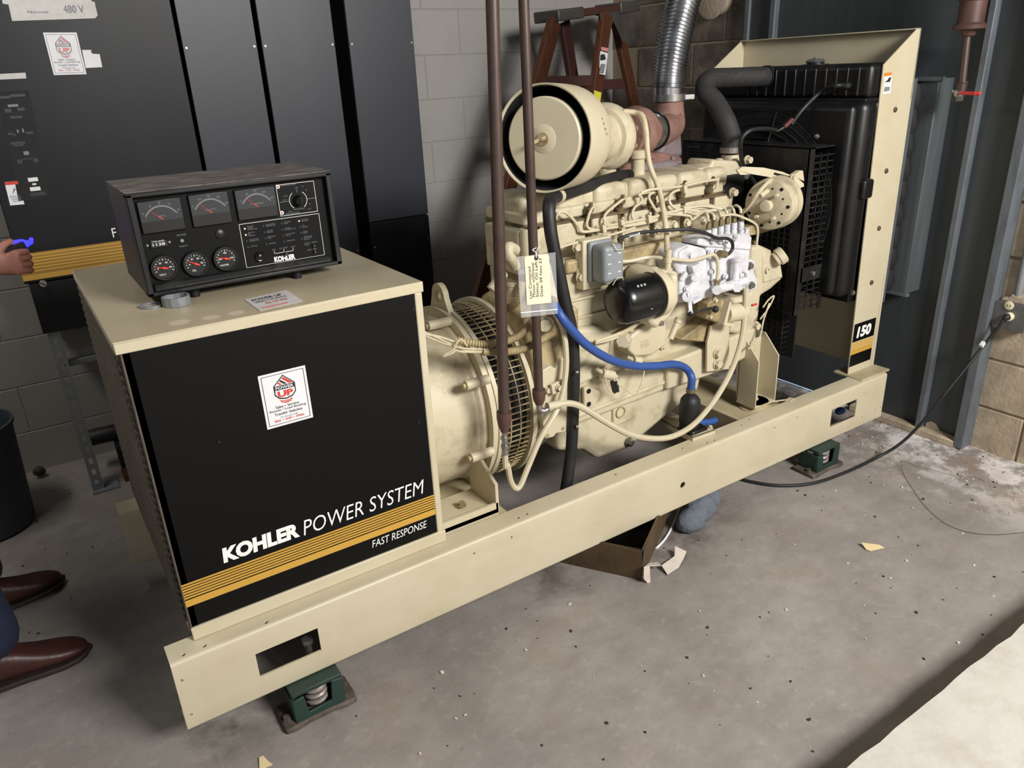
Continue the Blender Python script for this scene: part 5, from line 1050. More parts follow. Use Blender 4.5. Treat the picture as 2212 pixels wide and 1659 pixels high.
mk('rubber_foot', B().cyl((.27, .31, 1.055), (.27, .31, 1.08), .011, n=14), 'gap_black', cpn)
mk('rubber_foot', B().cyl((.52, .31, 1.055), (.52, .31, 1.08), .011, n=14), 'gap_black', cpn)
mk('rubber_foot', B().cyl((.27, .53, 1.055), (.27, .53, 1.08), .011, n=14), 'gap_black', cpn)
mk('rubber_foot', B().cyl((.52, .53, 1.055), (.52, .53, 1.08), .011, n=14), 'gap_black', cpn)
YQ = .298
def quad(name, pts, m, par, t=.0006): return mk(name, B().prism(pts, (0, -t, 0)), m, par)
def meter(tl, tr, br, bl, nums, unit, k):
    x0, x1, z0, z1 = (tl[0]+bl[0])/2, (tr[0]+br[0])/2, (bl[2]+br[2])/2, (tl[2]+tr[2])/2
    mt = mk('panel_meter', B().box(x0, x1, YQ-.007, YQ, z0, z1), 'dark_plastic', cpn, bevel=.002)
    zm = z0+(z1-z0)*.36; yy = YQ-.0072; w = x1-x0
    mk('meter_window', B().box(x0+.002, x1-.002, yy-.0006, yy, zm, z1-.002), 'dial_face', mt)
    cx, cz, r = (x0+x1)/2, zm-.022, (z1-zm)+.009
    arc = B()
    for i in range(12):
        a0, a1 = math.radians(140-i*100/12), math.radians(140-(i+1)*100/12); q = []
        for rr, aa in ((r, a0), (r, a1), (r-.0025, a1), (r-.0025, a0)): q.append((cx+rr*.8*math.cos(aa), yy-.0006, cz+rr*math.sin(aa)))
        arc.prism(q, (0, -.0002, 0))
    for i in range(21):
        a = math.radians(140-i*5); rr = r+(.005 if i % 5 == 0 else .003)
        arc.prism([(cx+r*.8*math.cos(a)-.0003, yy-.0006, cz+r*math.sin(a)), (cx+r*.8*math.cos(a)+.0003, yy-.0006, cz+r*math.sin(a)), (cx+rr*.8*math.cos(a)+.0003, yy-.0006, cz+rr*math.sin(a)), (cx+rr*.8*math.cos(a)-.0003, yy-.0006, cz+rr*math.sin(a))], (0, -.0002, 0))
    mk('scale', arc, 'grey_ink', mt)
    for i, s in enumerate(nums):
        a = math.radians(138-i*96/(len(nums)-1)); rr = r+.007
        text('lettering', s, 'grey_ink', mt, (cx+rr*.8*math.cos(a), yy-.0008, cz+rr*math.sin(a)-.002), XA, ZA, size=.006, align='CENTER')
    text('lettering', unit, 'grey_ink', mt, (cx, yy-.0008, cz+.03), XA, ZA, size=.0055, align='CENTER')
    mk('needle', B().bar((cx+.002, yy-.0012, zm+.002), (cx-.006, yy-.0012, zm+.009), .0008, .0022, (1, 0, 1)), 'red_ink', mt)
    mk('needle_tip', B().bar((cx-.006, yy-.0012, zm+.009), (cx-.024, yy-.0012, zm+.026), .0006, .0007, (1, 0, 1)), 'red_ink', mt)
meter((0.185, 0.298, 1.289), (0.280, 0.298, 1.290), (0.276, 0.298, 1.217), (0.186, 0.298, 1.218), ['0', '55', '60', '65', '70'], 'HERTZ', 0)
meter((0.294, 0.298, 1.292), (0.384, 0.298, 1.291), (0.382, 0.298, 1.218), (0.294, 0.298, 1.217), ['0', '150', '300', '450', '600'], 'AC VOLTS', 1)
meter((0.396, 0.298, 1.290), (0.495, 0.298, 1.291), (0.492, 0.298, 1.218), (0.398, 0.298, 1.219), ['0', '100', '200', '300', '400'], 'AC AMPERES', 2)
def gauge(p, labels, lo, needle):
    p = vec(p); g = mk('gauge', B().lathe(p, FWD, [(0, .0295), (.008, .0295), (.011, .028), (.011, .0255), (.008, .0245)], 40), 'dark_plastic', cpn)
    mk('dial', B().cyl(p+FWD*.006, p+FWD*.0078, .0246, n=32), 'ink', g)
    tk_ = B()
    for i in range(13):
        a = math.radians(200-i*220/12); u = Vector((math.cos(a), 0, math.sin(a))); w = Vector((-u.z, 0, u.x))*.0005; q0 = p+FWD*.008+u*.0215; q1 = p+FWD*.008+u*(.017 if i % 3 == 0 else .019)
        tk_.prism([q0-w, q0+w, q1+w, q1-w], (0, -.0002, 0))
    mk('scale', tk_, 'white_ink', g)
    for i, s in enumerate(labels):
        a = math.radians(180-i*180/(len(labels)-1)); text('lettering', s, 'white_ink', g, p+FWD*.0082+Vector((.0135*math.cos(a), 0, .0135*math.sin(a)-.002)), XA, ZA, size=.0058, align='CENTER', lift=.0002)
    text('lettering', lo, 'white_ink', g, p+FWD*.0082+Vector((-.006, 0, -.017)), XA, ZA, size=.006, align='CENTER', lift=.0002)
    a = math.radians(needle); u = Vector((math.cos(a), 0, math.sin(a))); w = Vector((-u.z, 0, u.x))
    mk('needle', B().prism([p+FWD*.009-u*.009+w*.0018, p+FWD*.009-u*.009-w*.0018, p+FWD*.009-w*.0014, p+FWD*.009+u*.019-w*.0004, p+FWD*.009+u*.019+w*.0004, p+FWD*.009+w*.0014], (0, -.0006, 0)), 'red_orange', g)
    mk('needle_hub', B().cyl(p+FWD*.009, p+FWD*.0105, .003, n=12), 'red_orange', g)
gauge((0.213, 0.298, 1.138), ['0', '30', '60', '90'], 'VOLT', 165)
gauge((0.282, 0.298, 1.136), ['0', '30', '60', '90'], 'OIL', 152)
gauge((0.351, 0.298, 1.137), ['100', '180', '240'], 'WATER', 165)
hm = mk('hour_meter', B().box(*(lambda a, b: (a[0], b[0], YQ-.004, YQ, a[2], b[2]))((0.195, 0.298, 1.184), (0.233, 0.298, 1.198))), 'dark_plastic', cpn, bevel=.001)
q_ = (0.198, 0.294, 1.188); 
mk('counter_window', B().box(q_[0], q_[0]+.03, YQ-.0052, YQ-.004, q_[2], q_[2]+.008), 'dial_face', hm)
text('lettering', '1138', 'white_ink', hm, (q_[0]+.002, YQ-.0053, q_[2]+.001), XA, ZA, width=.026, height=.006)
text('lettering', 'TOTAL HOURS', 'white_ink', hm, (q_[0]+.001, YQ-.0042, q_[2]+.0095), XA, ZA, width=.027, height=.003)
for p in ((0.190, 0.298, 1.192), (0.237, 0.298, 1.193)): mk('screw', B().cyl(p, vec(p)+FWD*.002, .0028, n=10), 'steel', cpn)
text('lettering', 'VOLTAGE', 'grey_ink', cpn, (0.254, 0.297, 1.203), XA, ZA, width=.021, height=.004)
text('lettering', 'ADJUST', 'grey_ink', cpn, (0.255, 0.297, 1.177), XA, ZA, width=.019, height=.004)
mk('adjuster', B().cyl((0.264, 0.298, 1.192), vec((0.264, 0.298, 1.192))+FWD*.003, .004, n=12), 'steel', cpn)
mk('hole_plug', B().lathe((0.350, 0.298, 1.194), FWD, [(0, .0115), (.002, .011), (.0045, .006)], 20), 'dark_plastic', cpn)
def outline(pts, w=.0009):
    b = B(); n = len(pts)
    for i in range(n): b.bar(pts[i], pts[(i+1) % n], .0005, w, (0, 0, 1) if abs(vec(pts[i]).z-vec(pts[(i+1) % n]).z) < abs(vec(pts[i]).x-vec(pts[(i+1) % n]).x) else (1, 0, 0))
    return b
def rect(tl, br): return [(tl[0], YQ-.0004, tl[2]), (br[0], YQ-.0004, tl[2]), (br[0], YQ-.0004, br[2]), (tl[0], YQ-.0004, br[2])]
s_tl, s_br = (0.499, 0.298, 1.290), (0.593, 0.298, 1.216); a_tl, a_br = (0.397, 0.298, 1.210), (0.595, 0.298, 1.105)
mk('selector_border', outline(rect(s_tl, s_br)), 'white_ink', fp2)
mk('annunciator_border', outline(rect(a_tl, a_br)), 'white_ink', fp2)
kc = vec((0.548, 0.298, 1.249))
kn = mk('selector_knob', B().lathe(kc, FWD, [(0, .0125), (.004, .0125), (.006, .011), (.016, .0105), (.018, .009)], 24).box(kc.x-.003, kc.x+.003, kc.y-.022, kc.y-.016, kc.z-.01, kc.z+.01), 'filter_black', cpn, bevel=.001)
sc = B()
for a0, a1 in ((125, 235), (-55, 55)):
    for i in range(10):
        t0, t1 = math.radians(a0+(a1-a0)*i/10), math.radians(a0+(a1-a0)*(i+1)/10)
        sc.prism([(kc.x+rr*math.cos(t), YQ-.0004, kc.z+rr*math.sin(t)) for rr, t in ((.0215, t0), (.0215, t1), (.0225, t1), (.0225, t0))], (0, -.0004, 0))
mk('selector_scale', sc, 'white_ink', fp2)
mk('scale_line', B().box(s_tl[0]+.003, kc.x-.0225, YQ-.0007, YQ, kc.z-.0005, kc.z+.0005).box(kc.x+.0225, s_br[0]-.001, YQ-.0007, YQ, kc.z-.0005, kc.z+.0005).box(kc.x-.0005, kc.x+.0005, YQ-.0007, YQ, kc.z+.018, kc.z+.026), 'grey_ink', fp2)
for s, dx, dz in (('OFF', 0, .028), ('L1-L2', -.03, .012), ('L2-L3', -.033, .003), ('L3-L1', -.024, -.026), ('L1', .016, .03), ('L2', .024, .02), ('L3', .028, -.014), ('L1-N', .024, -.026), ('METER SELECT', 0, -.023)):
    text('lettering', s, 'grey_ink', fp2, (kc.x+dx, YQ-.0004, kc.z+dz), XA, ZA, size=.0045, align='CENTER')
text('lettering', 'UPPER METER SCALES', 'grey_ink', fp2, (s_tl[0]+.012, YQ-.0004, s_tl[2]-.004), XA, ZA, width=.036, height=.003)
text('lettering', 'LOWER METER SCALES', 'grey_ink', fp2, (s_tl[0]+.012, YQ-.0004, s_br[2]+.002), XA, ZA, width=.036, height=.003)
for p in ((0.503, 0.298, 1.286), (0.503, 0.298, 1.224)):
    lo_ = mk('indicator_lamp', B().lathe(p, FWD, [(0, .0046), (.002, .0046), (.002, .0028), (.001, .0026)], 16), 'white_ink', cpn)
    mk('lamp_lens', B().ball(vec(p)+FWD*.001, .0028, 10, 6), 'orange_ink', lo_)
rows = [(a_tl[2]-.0115-i*.0148) for i in range(4)]; cols = [a_tl[0]+.0115+i*.0445 for i in range(4)]
names = [['PRE HIGH\nENGINE\nTEMPERATURE', 'PRE LOW\nOIL\nPRESSURE', 'LOW WATER\nTEMPERATURE', 'LOW FUEL'], ['HIGH ENGINE\nTEMPERATURE', 'LOW OIL\nPRESSURE', 'EMERGENCY\nSTOP', 'OVERSPEED'],
         ['AUXILIARY\nFAULT', 'BATTERY\nCHARGER FAULT', 'LOW BATTERY\nVOLTS', 'OVERCRANK'], ['AUXILIARY\nPREALARM', 'AIR\nDAMPER', 'SYSTEM\nREADY', 'GENERATOR\nSWITCH NOT\nIN AUTO']]
for i, x in enumerate(cols):
    for j, z in enumerate(rows):
        mk('status_lamp', B().cyl((x, YQ, z), (x, YQ-.0016, z), .0023, n=10), 'outlet_ivory' if (i, j) in ((0, 0), (0, 1), (3, 0)) else 'dial_face', cpn)
        t_ = names[i][j]; text('lettering', t_, 'grey_ink', fp2, (x+.006, YQ-.0002, z-.0018*t_.count('\n')-.001), XA, ZA, size=.0036)
bt = vec((0.432, 0.298, 1.127)); mk('alarm_horn', B().lathe(bt, FWD, [(0, .0125), (.003, .0125), (.005, .0105), (.004, .008), (.007, .004)], 24), 'filter_black', cpn)
text('lettering', 'KOHLER', 'white_ink', fp2, (0.466, 0.298, 1.107), XA, ZA, width=.053, height=.0135, bold=.055, lift=.0012)
sx0 = vec((0.469, 0.298, 1.132)); 
mk('run_bracket', B().box(sx0.x, sx0.x+.048, YQ-.0007, YQ, sx0.z-.004, sx0.z-.0032).box(sx0.x, sx0.x+.0008, YQ-.0007, YQ, sx0.z-.004, sx0.z+.003).box(sx0.x+.0472, sx0.x+.048, YQ-.0007, YQ, sx0.z-.004, sx0.z+.004).box(sx0.x+.024, sx0.x+.0248, YQ-.0007, YQ, sx0.z-.004, sx0.z+.004), 'white_ink', fp2)
for s, dx in (('RUN', 0), ('OFF / RESET', .024), ('AUTO', .048)): text('lettering', s, 'grey_ink', fp2, (sx0.x+dx, YQ-.0003, sx0.z+.005), XA, ZA, size=.0042, align='CENTER')
mk('mode_switch', B().cyl((sx0.x+.027, YQ, sx0.z-.004), (sx0.x+.027, YQ-.012, sx0.z-.010), .002, .003, 10), 'steel', cpn)
mk('alarm_switch', B().cyl((0.569, 0.298, 1.137), vec((0.569, 0.298, 1.137))+Vector((0, -.01, -.004)), .0018, .0025, 10), 'steel', cpn)
mk('lamp_test_switch', B().cyl((0.569, 0.298, 1.121), vec((0.569, 0.298, 1.121))+Vector((0, -.01, -.004)), .0018, .0025, 10), 'steel', cpn)
text('lettering', 'SILENCE    NORMAL\nALARM', 'grey_ink', fp2, (0.547, 0.298, 1.136), XA, ZA, width=.034, height=.007)
text('lettering', 'LAMP    TEST', 'grey_ink', fp2, (0.552, 0.298, 1.122), XA, ZA, width=.025, height=.0035)

# loose things on the lid
cdx = mk('business_card', B().prism([(0.353, 0.191, 1.056), (0.355, 0.073, 1.056), (0.456, 0.083, 1.056), (0.458, 0.207, 1.056)], (0, 0, .0008)), 'card')
tag(cdx, 'creased white printed card lying on the cream cabinet lid', 'card')
c0, c1_, c3_ = vec((0.354, 0.070, 1.057)), vec((0.455, 0.080, 1.057)), vec((0.352, 0.188, 1.057)); cu_, cv_ = (c1_-c0), (c3_-c0)
text('lettering', 'POWER UP', 'ink', cdx, c0+cu_*.12+cv_*.74, cu_, cv_, width=cu_.length*.7, height=cv_.length*.16, bold=.02, lift=.0003)
text('lettering', 'GENERATOR SERVICE', 'ink', cdx, c0+cu_*.12+cv_*.58, cu_, cv_, width=cu_.length*.74, height=cv_.length*.1, lift=.0003)
text('lettering', '866 420 4906', 'red_ink', cdx, c0+cu_*.3+cv_*.38, cu_, cv_, width=cu_.length*.5, height=cv_.length*.12, lift=.0003)
mk('red_bar', B().prism([c0+cu_*.1+cv_*.1, c0+cu_*.7+cv_*.1, c0+cu_*.7+cv_*.2, c0+cu_*.1+cv_*.2], (0, 0, .0003)), 'pink_ink', cdx)
nt_ = vec((0.219, 0.262, 1.056))
tag(mk('conduit_nut', B().lathe(nt_, ZA, [(0, .0265), (0, .0305), (.006, .0315), (.021, .031), (.021, .0265), (0, .0265)], 12, cap=False), 'galv', ang=20), 'small grey faceted conduit nut standing on the cabinet lid', 'nut')
ws = vec((0.169, 0.292, 1.056)); tag(mk('lock_ring', B().lathe(ws, ZA, [(0, .019), (0, .027), (.004, .027), (.004, .019), (0, .019)], 20, cap=False), 'galv'), 'flat dark metal lock ring lying beside the conduit nut', 'washer')

# ================================================================ paper tag in a clear bag
tg = thing('inspection_tag', 'handwritten paper tag in clear zip bag hanging from brown pipe', 'tag', (1.067, 0.033, 0.895))
mk('clear_bag', B().prism([(1.011, 0.032, 1.076), (1.134, 0.032, 1.068), (1.139, 0.034, 0.896), (1.017, 0.034, 0.910)], (0, .0015, 0)), 'clear_bag', tg)
mk('zip_seal', B().bar((1.014, 0.031, 0.925), (1.135, 0.031, 0.910), .001, .003), 'white_cord', tg)
tgq = [(1.033, 0.031, 1.070), (1.039, 0.031, 1.073), (1.104, 0.031, 1.068), (1.111, 0.031, 1.063), (1.115, 0.031, 0.933), (1.035, 0.031, 0.942)]
tp_ = mk('paper_tag', B().prism(tgq, (0, .0006, 0)), 'scrap', tg)
MATS['tagpaper'] = MATS['scrap'].copy(); MATS['tagpaper'].node_tree.nodes['Principled BSDF'].inputs['Base Color'].default_value = lin((226, 216, 180))
tp_.data.materials[0] = MATS['tagpaper']
mk('eyelet', B().cyl((1.070, 0.031, 1.064), vec((1.070, 0.031, 1.064))+FWD*.0006, .0072, n=20), 'brown_pipe', tp_)
tlf, tlo = vec((1.034, 0.030, 0.942)), vec((1.032, 0.030, 1.070)); tup = (tlo-tlf).normalized(); trt = tup.cross(Vector((0, 1, 0))).normalized()*-1
if trt.x < 0: trt = -trt
for s, dx, dz, wd in (('Last Contained', .012, .015, .088), ('Motor oil/Diesel', .023, .017, .094), ('Status: Oil Left in', .034, .015, .112), ('Date: 09 Nov 23', .048, .014, .104)):
    text('lettering', s, 'ink', tp_, tlf+trt*(dx+.006)+tup*dz, tup, -trt, width=wd, height=.0085, shear=.15, lift=.0004)
mk('string', B().tube([(1.069, 0.030, 1.065), (1.066, 0.028, 1.080), (1.058, 0.030, 1.087), (1.083, 0.045, 1.087)], .0012, 6).tube([(1.070, 0.030, 1.065), (1.077, 0.036, 1.083), (1.096, 0.050, 1.087)], .0012, 6), 'white_cord', tg)

# ================================================================ spring isolators under the rails
def isolator(cx, cy, label):
    t = thing('spring_isolator', label, 'vibration isolator', (cx, cy, 0), 'green spring isolators under the skid rails')
    mk('base_plate', B().prism([(cx+a, cy+b, 0) for a, b in ((-.096, -.046), (-.07, -.05), (-.03, -.044), (.03, -.044), (.06, -.05), (.093, -.048), (.097, -.02), (.097, .05), (-.096, .05))], (0, 0, .016)), 'iso_base', t, bevel=.004)
    def U(y): return [(cx+a, y, b) for a, b in ((-.066, .014), (.066, .014), (.068, .092), (.038, .096), (.032, .036), (-.030, .032), (-.036, .088), (-.068, .084))]
    for y in (cy-.040, cy+.032):
        mk('housing_wall', B().prism(U(y), (0, .008, 0)), 'green_iso', t, bevel=.002)
    mk('housing_side', B().box(cx-.068, cx-.06, cy-.036, cy+.036, .014, .084), 'green_iso', t, bevel=.002)
    mk('housing_side', B().box(cx+.06, cx+.068, cy-.036, cy+.036, .014, .09), 'green_iso', t, bevel=.002)
    pts = [(cx+.004+.025*math.cos(2*math.pi*k/16), cy-.002+.025*math.sin(2*math.pi*k/16), .026+.066*k/(16*3.6)) for k in range(int(16*3.6)+1)]
    mk('coil_spring', B().tube(pts, .0066, 8, 1, False, False), 'spring_grey', t)
    mk('top_plate', B().box(cx-.066, cx+.066, cy-.040, cy+.04, .095, .1065), 'green_iso', t, bevel=.002)
    mk('anchor_bolt', B().hexa((cx-.082, cy-.014, .016), ZA, .010, .012), 'iso_base', t)
    mk('anchor_bolt', B().hexa((cx+.082, cy+.014, .016), ZA, .010, .012), 'iso_base', t)
    mk('leveling_bolt', B().cyl((cx+.014, cy+.034, .1), (cx+.014, cy+.034, .182), .009, n=14).cyl((cx+.014, cy+.034, .18), (cx+.014, cy+.034, .194), .015, n=6), 'steel', t)
    return t
iso = isolator(.303, .002, 'green spring isolator under skid rail below the black cabinet')
dup(iso, (2.088, .0, 0), 'green spring isolator under skid rail below the radiator')
dup(iso, (0, .80, 0), 'green spring isolator under far rail below the cabinet')
dup(iso, (2.088, .80, 0), 'green spring isolator under far rail below the radiator')

# ================================================================ floor clutter
def drain_pan():
    C = Vector((1.34, -.112, 0)); ang = math.radians(PANANG); d = Vector((math.cos(ang), math.sin(ang), 0)); e = Vector((-d.y, d.x, 0)); L1, L2, h, t = .36, .30, .115, .003
    tpn = thing('drip_pan', 'rusty brown steel drip pan on floor beneath skid rail', 'pan', C+d*.18+e*.15)
    def wallp(p, q, n): return B().prism([p, q, q+ZA*h+n*.006, p+ZA*h+n*.006], -n*t)
    P = [C, C+d*L1, C+d*L1+e*L2, C+e*L2]
    b = B().prism(P, (0, 0, .004))
    for i in range(4):
        p, q = P[i], P[(i+1) % 4]; n = (q-p).cross(ZA).normalized(); w_ = wallp(p, q, n); b.add(w_.v, w_.f)
    mk('pan_body', b, 'pan_rust', tpn, bevel=.0)
    mk('rolled_rim', B().tube([p+ZA*h for p in P], .004, 8, 1, True, False), 'pan_rust', tpn)
    mk('used_oil', B().prism([p+ZA*.03 for p in (C+d*.01+e*.01, C+d*(L1-.01)+e*.01, C+d*(L1-.01)+e*(L2-.01), C+d*.01+e*(L2-.01))], (0, 0, .002)), 'oil', tpn)
PANANG = 33
drain_pan()
rk = B(); pr = [vec((1.658, 0.057, 0.030)), ]
def lump(name, c, r, m, label, cat, seed, n=14):
    random.seed(seed); b = B().ball(c, r, n, 9); out = []
    for v in b.v:
        k = 1+random.uniform(-.09, .09); out.append((c[0]+(v[0]-c[0])*k, c[1]+(v[1]-c[1])*k, max(.0, c[2]+(v[2]-c[2])*k)))
    b.v = out; o = mk(name, b, m, ang=60); tag(o, label, cat); return o
def felt():
    random.seed(3); b = B()
    for c, r in (((1.675, .0, .035), (.06, .045, .045)), ((1.74, .02, .05), (.065, .05, .055)), ((1.80, .045, .055), (.05, .05, .052))):
        q = B().ball(c, r, 22, 14); q.v = [tuple(c[k]+(v[k]-c[k])*(1+random.uniform(-.06, .06)) if k < 2 else max(0, c[k]+(v[k]-c[k])*(1+random.uniform(-.08, .05))) for k in range(3)) for v in q.v]
        b.add(q.v, q.f)
    o = mk('felt_pad', b, 'stone_blue', ang=70)
    md = o.modifiers.new('remesh', 'REMESH'); md.mode = 'VOXEL'; md.voxel_size = .006; md.use_smooth_shade = True
    tag(o, 'blue-grey fuzzy absorbent lump lying under skid rail', 'absorbent pad')
felt()
tag(mk('white_cord', B().tube([(1.492, -0.018, 0.004), (1.554, 0.004, 0.004), (1.623, 0.041, 0.004), (1.680, 0.076, 0.006), (1.738, 0.117, 0.008)], .0042, 8), 'white_cord'), 'short white cord lying on floor beside the drip pan', 'cord')
tape = B().prism([(1.327, -0.135, 0.068), (1.352, -0.135, 0.062), (1.357, -0.135, 0.000), (1.345, -0.135, 0.000), (1.328, -0.135, 0.024)], (0, .0015, 0))
tape.prism([(1.327, -0.135, 0.068), (1.352, -0.135, 0.062), (1.422, -0.116, 0.022), (1.417, -0.104, 0.030), (1.385, -0.097, 0.036)], (0, .0015, .001))
tape.prism([(1.424, -0.114, 0.020), (1.422, -0.144, 0.003), (1.476, -0.140, 0.005), (1.520, -0.118, 0.008), (1.503, -0.093, 0.010), (1.462, -0.101, 0.012)], (0, 0, .0015))
tape.prism([(1.503, -0.093, 0.010), (1.520, -0.118, 0.008), (1.543, -0.108, 0.020), (1.525, -0.073, 0.030)], (0, 0, .0015))
tag(mk('metal_strip', tape, 'tape'), 'bent cream metal strip lying on floor beside the drip pan', 'metal strip')
tag(mk('paper_scrap', B().prism([(2.046, -0.412, 0.012), (2.061, -0.420, 0.008), (2.093, -0.450, 0.004), (2.092, -0.468, 0.003), (2.041, -0.450, 0.002), (2.038, -0.438, 0.002)], (0, 0, .002)), 'scrap'), 'small pointed cream scrap alone on open floor', 'scrap')
tag(mk('paper_scrap', B().prism([(0.129, -0.073, 0.003), (0.139, -0.076, 0.004), (0.144, -0.099, 0.004), (0.150, -0.113, 0.002), (0.138, -0.110, 0.001), (0.119, -0.110, 0.001)], (0, 0, .002)), 'scrap'), 'torn cream scrap on floor near the green spring isolator', 'scrap')
random.seed(11)
def debris(name, n, m, region, s0, s1, label):
    b = B()
    for i in range(n):
        x, y = region(); r = random.uniform(s0, s1); a = random.uniform(0, 6.28); k = random.randint(4, 6); el = random.uniform(.3, .9)
        q = []
        for j in range(k):
            t = 2*math.pi*j/k; px_, py_ = r*math.cos(t)*random.uniform(.7, 1.2), r*el*math.sin(t)*random.uniform(.7, 1.2)
            q.append((x+px_*math.cos(a)-py_*math.sin(a), y+px_*math.sin(a)+py_*math.cos(a), .0005))
        b.prism(q, (0, 0, random.uniform(.001, .004)))
    o = mk(name, b, m); o['kind'] = 'stuff'; tag(o, label, 'debris'); return o
front = lambda: (random.uniform(.3, 2.7), random.uniform(-.9, .0))
wallside = lambda: (3.0-abs(random.gauss(0, .22)), random.uniform(-.85, .1))
leftside = lambda: (random.uniform(-.35, .05), random.uniform(.5, 1.9))
def anyw():
    k = random.random(); return front() if k < .6 else wallside() if k < .85 else leftside()
debris('dark_debris', 130, 'debris_dark', anyw, .0012, .0055, 'scattered small dark chips and grit on concrete floor')
debris('pale_debris', 110, 'debris_light', lambda: wallside() if random.random() < .6 else front(), .0015, .007, 'scattered small pale flakes on concrete floor')
tag(mk('thin_wire', B().tube([(2.656, -0.180, 0.020), (2.606, -0.223, 0.004), (2.534, -0.299, 0.003), (2.438, -0.411, 0.003), (2.386, -0.523, 0.003), (2.418, -0.614, 0.003), (2.539, -0.692, 0.003), (2.703, -0.747, 0.003)], .0008, 6).tube([(2.656, -0.180, 0.020), (2.687, -0.267, 0.012), (2.723, -0.356, 0.010), (2.773, -0.417, 0.008), (2.770, -0.450, 0.004)], .0007, 6), 'brown_pipe'), 'thin brown wire curling over the floor near side wall', 'wire')

# ================================================================ outlet and cord on the side wall
ob = thing('outlet_box', 'grey metal electrical outlet box with round receptacles on block wall', 'outlet', (3.0, -.31, .53))
ob_ = mk('box_body', B().box(2.985, 3.034, -.378, -.246, .533, .632), 'outlet_metal', ob, bevel=.004)
mk('cover_plate', B().box(2.981, 2.986, -.38, -.244, .531, .634), 'outlet_metal', ob, bevel=.002)
for p in ((2.981, -0.314, 0.626), (2.981, -0.322, 0.584)):
    r_ = mk('receptacle', B().lathe(p, (-1, 0, 0), [(0, .0165), (.003, .0165), (.004, .015)], 24), 'outlet_ivory', ob)
    for dy in (-.005, .005): mk('slot', B().box(p[0]-.0045, p[0]-.0035, p[1]+dy-.001, p[1]+dy+.001, p[2]-.004, p[2]+.005), 'gap_black', r_)
mk('conduit', B().cyl((3.018, -.32, .63), (3.018, -.32, 2.6), .0135, n=18), 'galv', ob)
mk('mortar_patch', B().prism([(3.034, -.262, .634), (3.034, -.275, .648), (3.034, -.295, .652), (3.034, -.305, .668), (3.034, -.335, .664), (3.034, -.36, .672), (3.034, -.385, .66), (3.034, -.39, .634)], (-.03, 0, -.004)), 'spall', ob, bevel=.006, seg=2)
pc = thing('power_cord', 'black power cord plugged in outlet and trailing across floor under skid', 'cord', (2.240, -0.052, 0.000))
mk('cord', B().tube([(2.955, -0.316, 0.578), (2.945, -0.310, 0.549), (2.920, -0.285, 0.482), (2.861, -0.265, 0.399), (2.789, -0.235, 0.289), (2.735, -0.195, 0.167), (2.682, -0.155, 0.078), (2.611, -0.110, 0.020), (2.439, -0.094, 0.007), (2.269, -0.071, 0.007), (2.156, -0.010, 0.007), (2.093, 0.070, 0.007), (2.071, 0.142, 0.007), (2.085, 0.275, 0.007)], .0062, 10, 10), 'rubber', pc)
pg = vec((2.977, -0.324, 0.586)); mk('plug', B().tube([pg, vec((2.962, -0.321, 0.586)), (2.955, -0.316, 0.578)], lambda t: .0155-.006*t, 14), 'rubber', pc)
mk('plug_face', B().lathe(pg+Vector((.003, 0, 0)), (-1, 0, 0), [(0, .0165), (.012, .016), (.016, .012)], 18), 'outlet_ivory', pc)
mk('tape_tag', B().obox((2.904, -0.283, 0.481), (.008, 0, .006), (0, .006, 0), (-.004, 0, .006)), 'white_cord', pc)
tag(mk('blue_rag', B().ball((2.810, 0.200, 0.057), (.03, .02, .016), 12, 8), 'blue_hose'), 'small blue cap seen through the rail slot near the radiator', 'cap')

# ================================================================ things at the left
bn = mk('waste_bin', B().lathe((-.405, 1.6, 0), ZA, [(0, .13), (.01, .150), (.4, .172), (.405, .18), (.418, .18), (.42, .172), (.40, .168), (.05, .14)], 40), 'bin')
tag(bn, 'dark blue-grey plastic waste bin standing behind the person', 'bin')
lump('rust_lump', (-0.217, 1.938, 0.030), (.024, .018, .022), 'pan_rust', 'small rusty brown lump at foot of back wall', 'debris', 5)
bp_ = thing('black_pipe', 'thick black pipe lying on floor behind the strut leg', 'pipe', (.2, 1.80, 0))
corr_pts = [(-.01, 1.84, .16), (.15, 1.82, .165), (.45, 1.80, .17)]
mk('pipe_body', B().tube(corr_pts, .035, 16), 'rubber', bp_)
mk('pipe_stand', B().box(.08, .16, 1.74, 1.86, 0, .135), 'gap_black', bp_, bevel=.01)
tag(mk('wood_plank', B().box(.075, .49, 1.66, 1.735, 0, .03), 'wood'), 'short brown plank on floor beside the black pipe', 'plank')

# ================================================================ person at the left edge
def skin(name, V, E, R, m, parent, sub=2, root=0):
    off = world_loc(parent) if parent else Vector((0, 0, 0))
    me = bpy.data.meshes.new(name); me.from_pydata([tuple(vec(v)-off) for v in V], E, [])
    o = bpy.data.objects.new(name, me); COL.objects.link(o)
    md = o.modifiers.new('skin', 'SKIN'); md.use_smooth_shade = True
    layer = me.skin_vertices[0].data if me.skin_vertices else None
    if layer is None:
        bm = bmesh.new(); bm.from_mesh(me); bm.verts.layers.skin.verify(); bm.to_mesh(me); bm.free(); layer = me.skin_vertices[0].data
    for i, r in enumerate(R):
        layer[i].radius = r if hasattr(r, '__len__') else (r, r)
        layer[i].use_root = (i == root)
    s = o.modifiers.new('sub', 'SUBSURF'); s.levels = sub; s.render_levels = sub
    bpy.context.view_layer.update()
    dg = bpy.context.evaluated_depsgraph_get()
    new = bpy.data.meshes.new_from_object(o.evaluated_get(dg)); o.modifiers.clear(); o.data = new
    new.materials.clear(); new.materials.append(MATS[m])
    for p in new.polygons: p.use_smooth = True; p.material_index = 0
    o.parent = parent
    return o
ps = thing('person', 'person in blue jeans and brown leather boots, hand holding blue-lit device', 'person', (-.42, .8, 0))
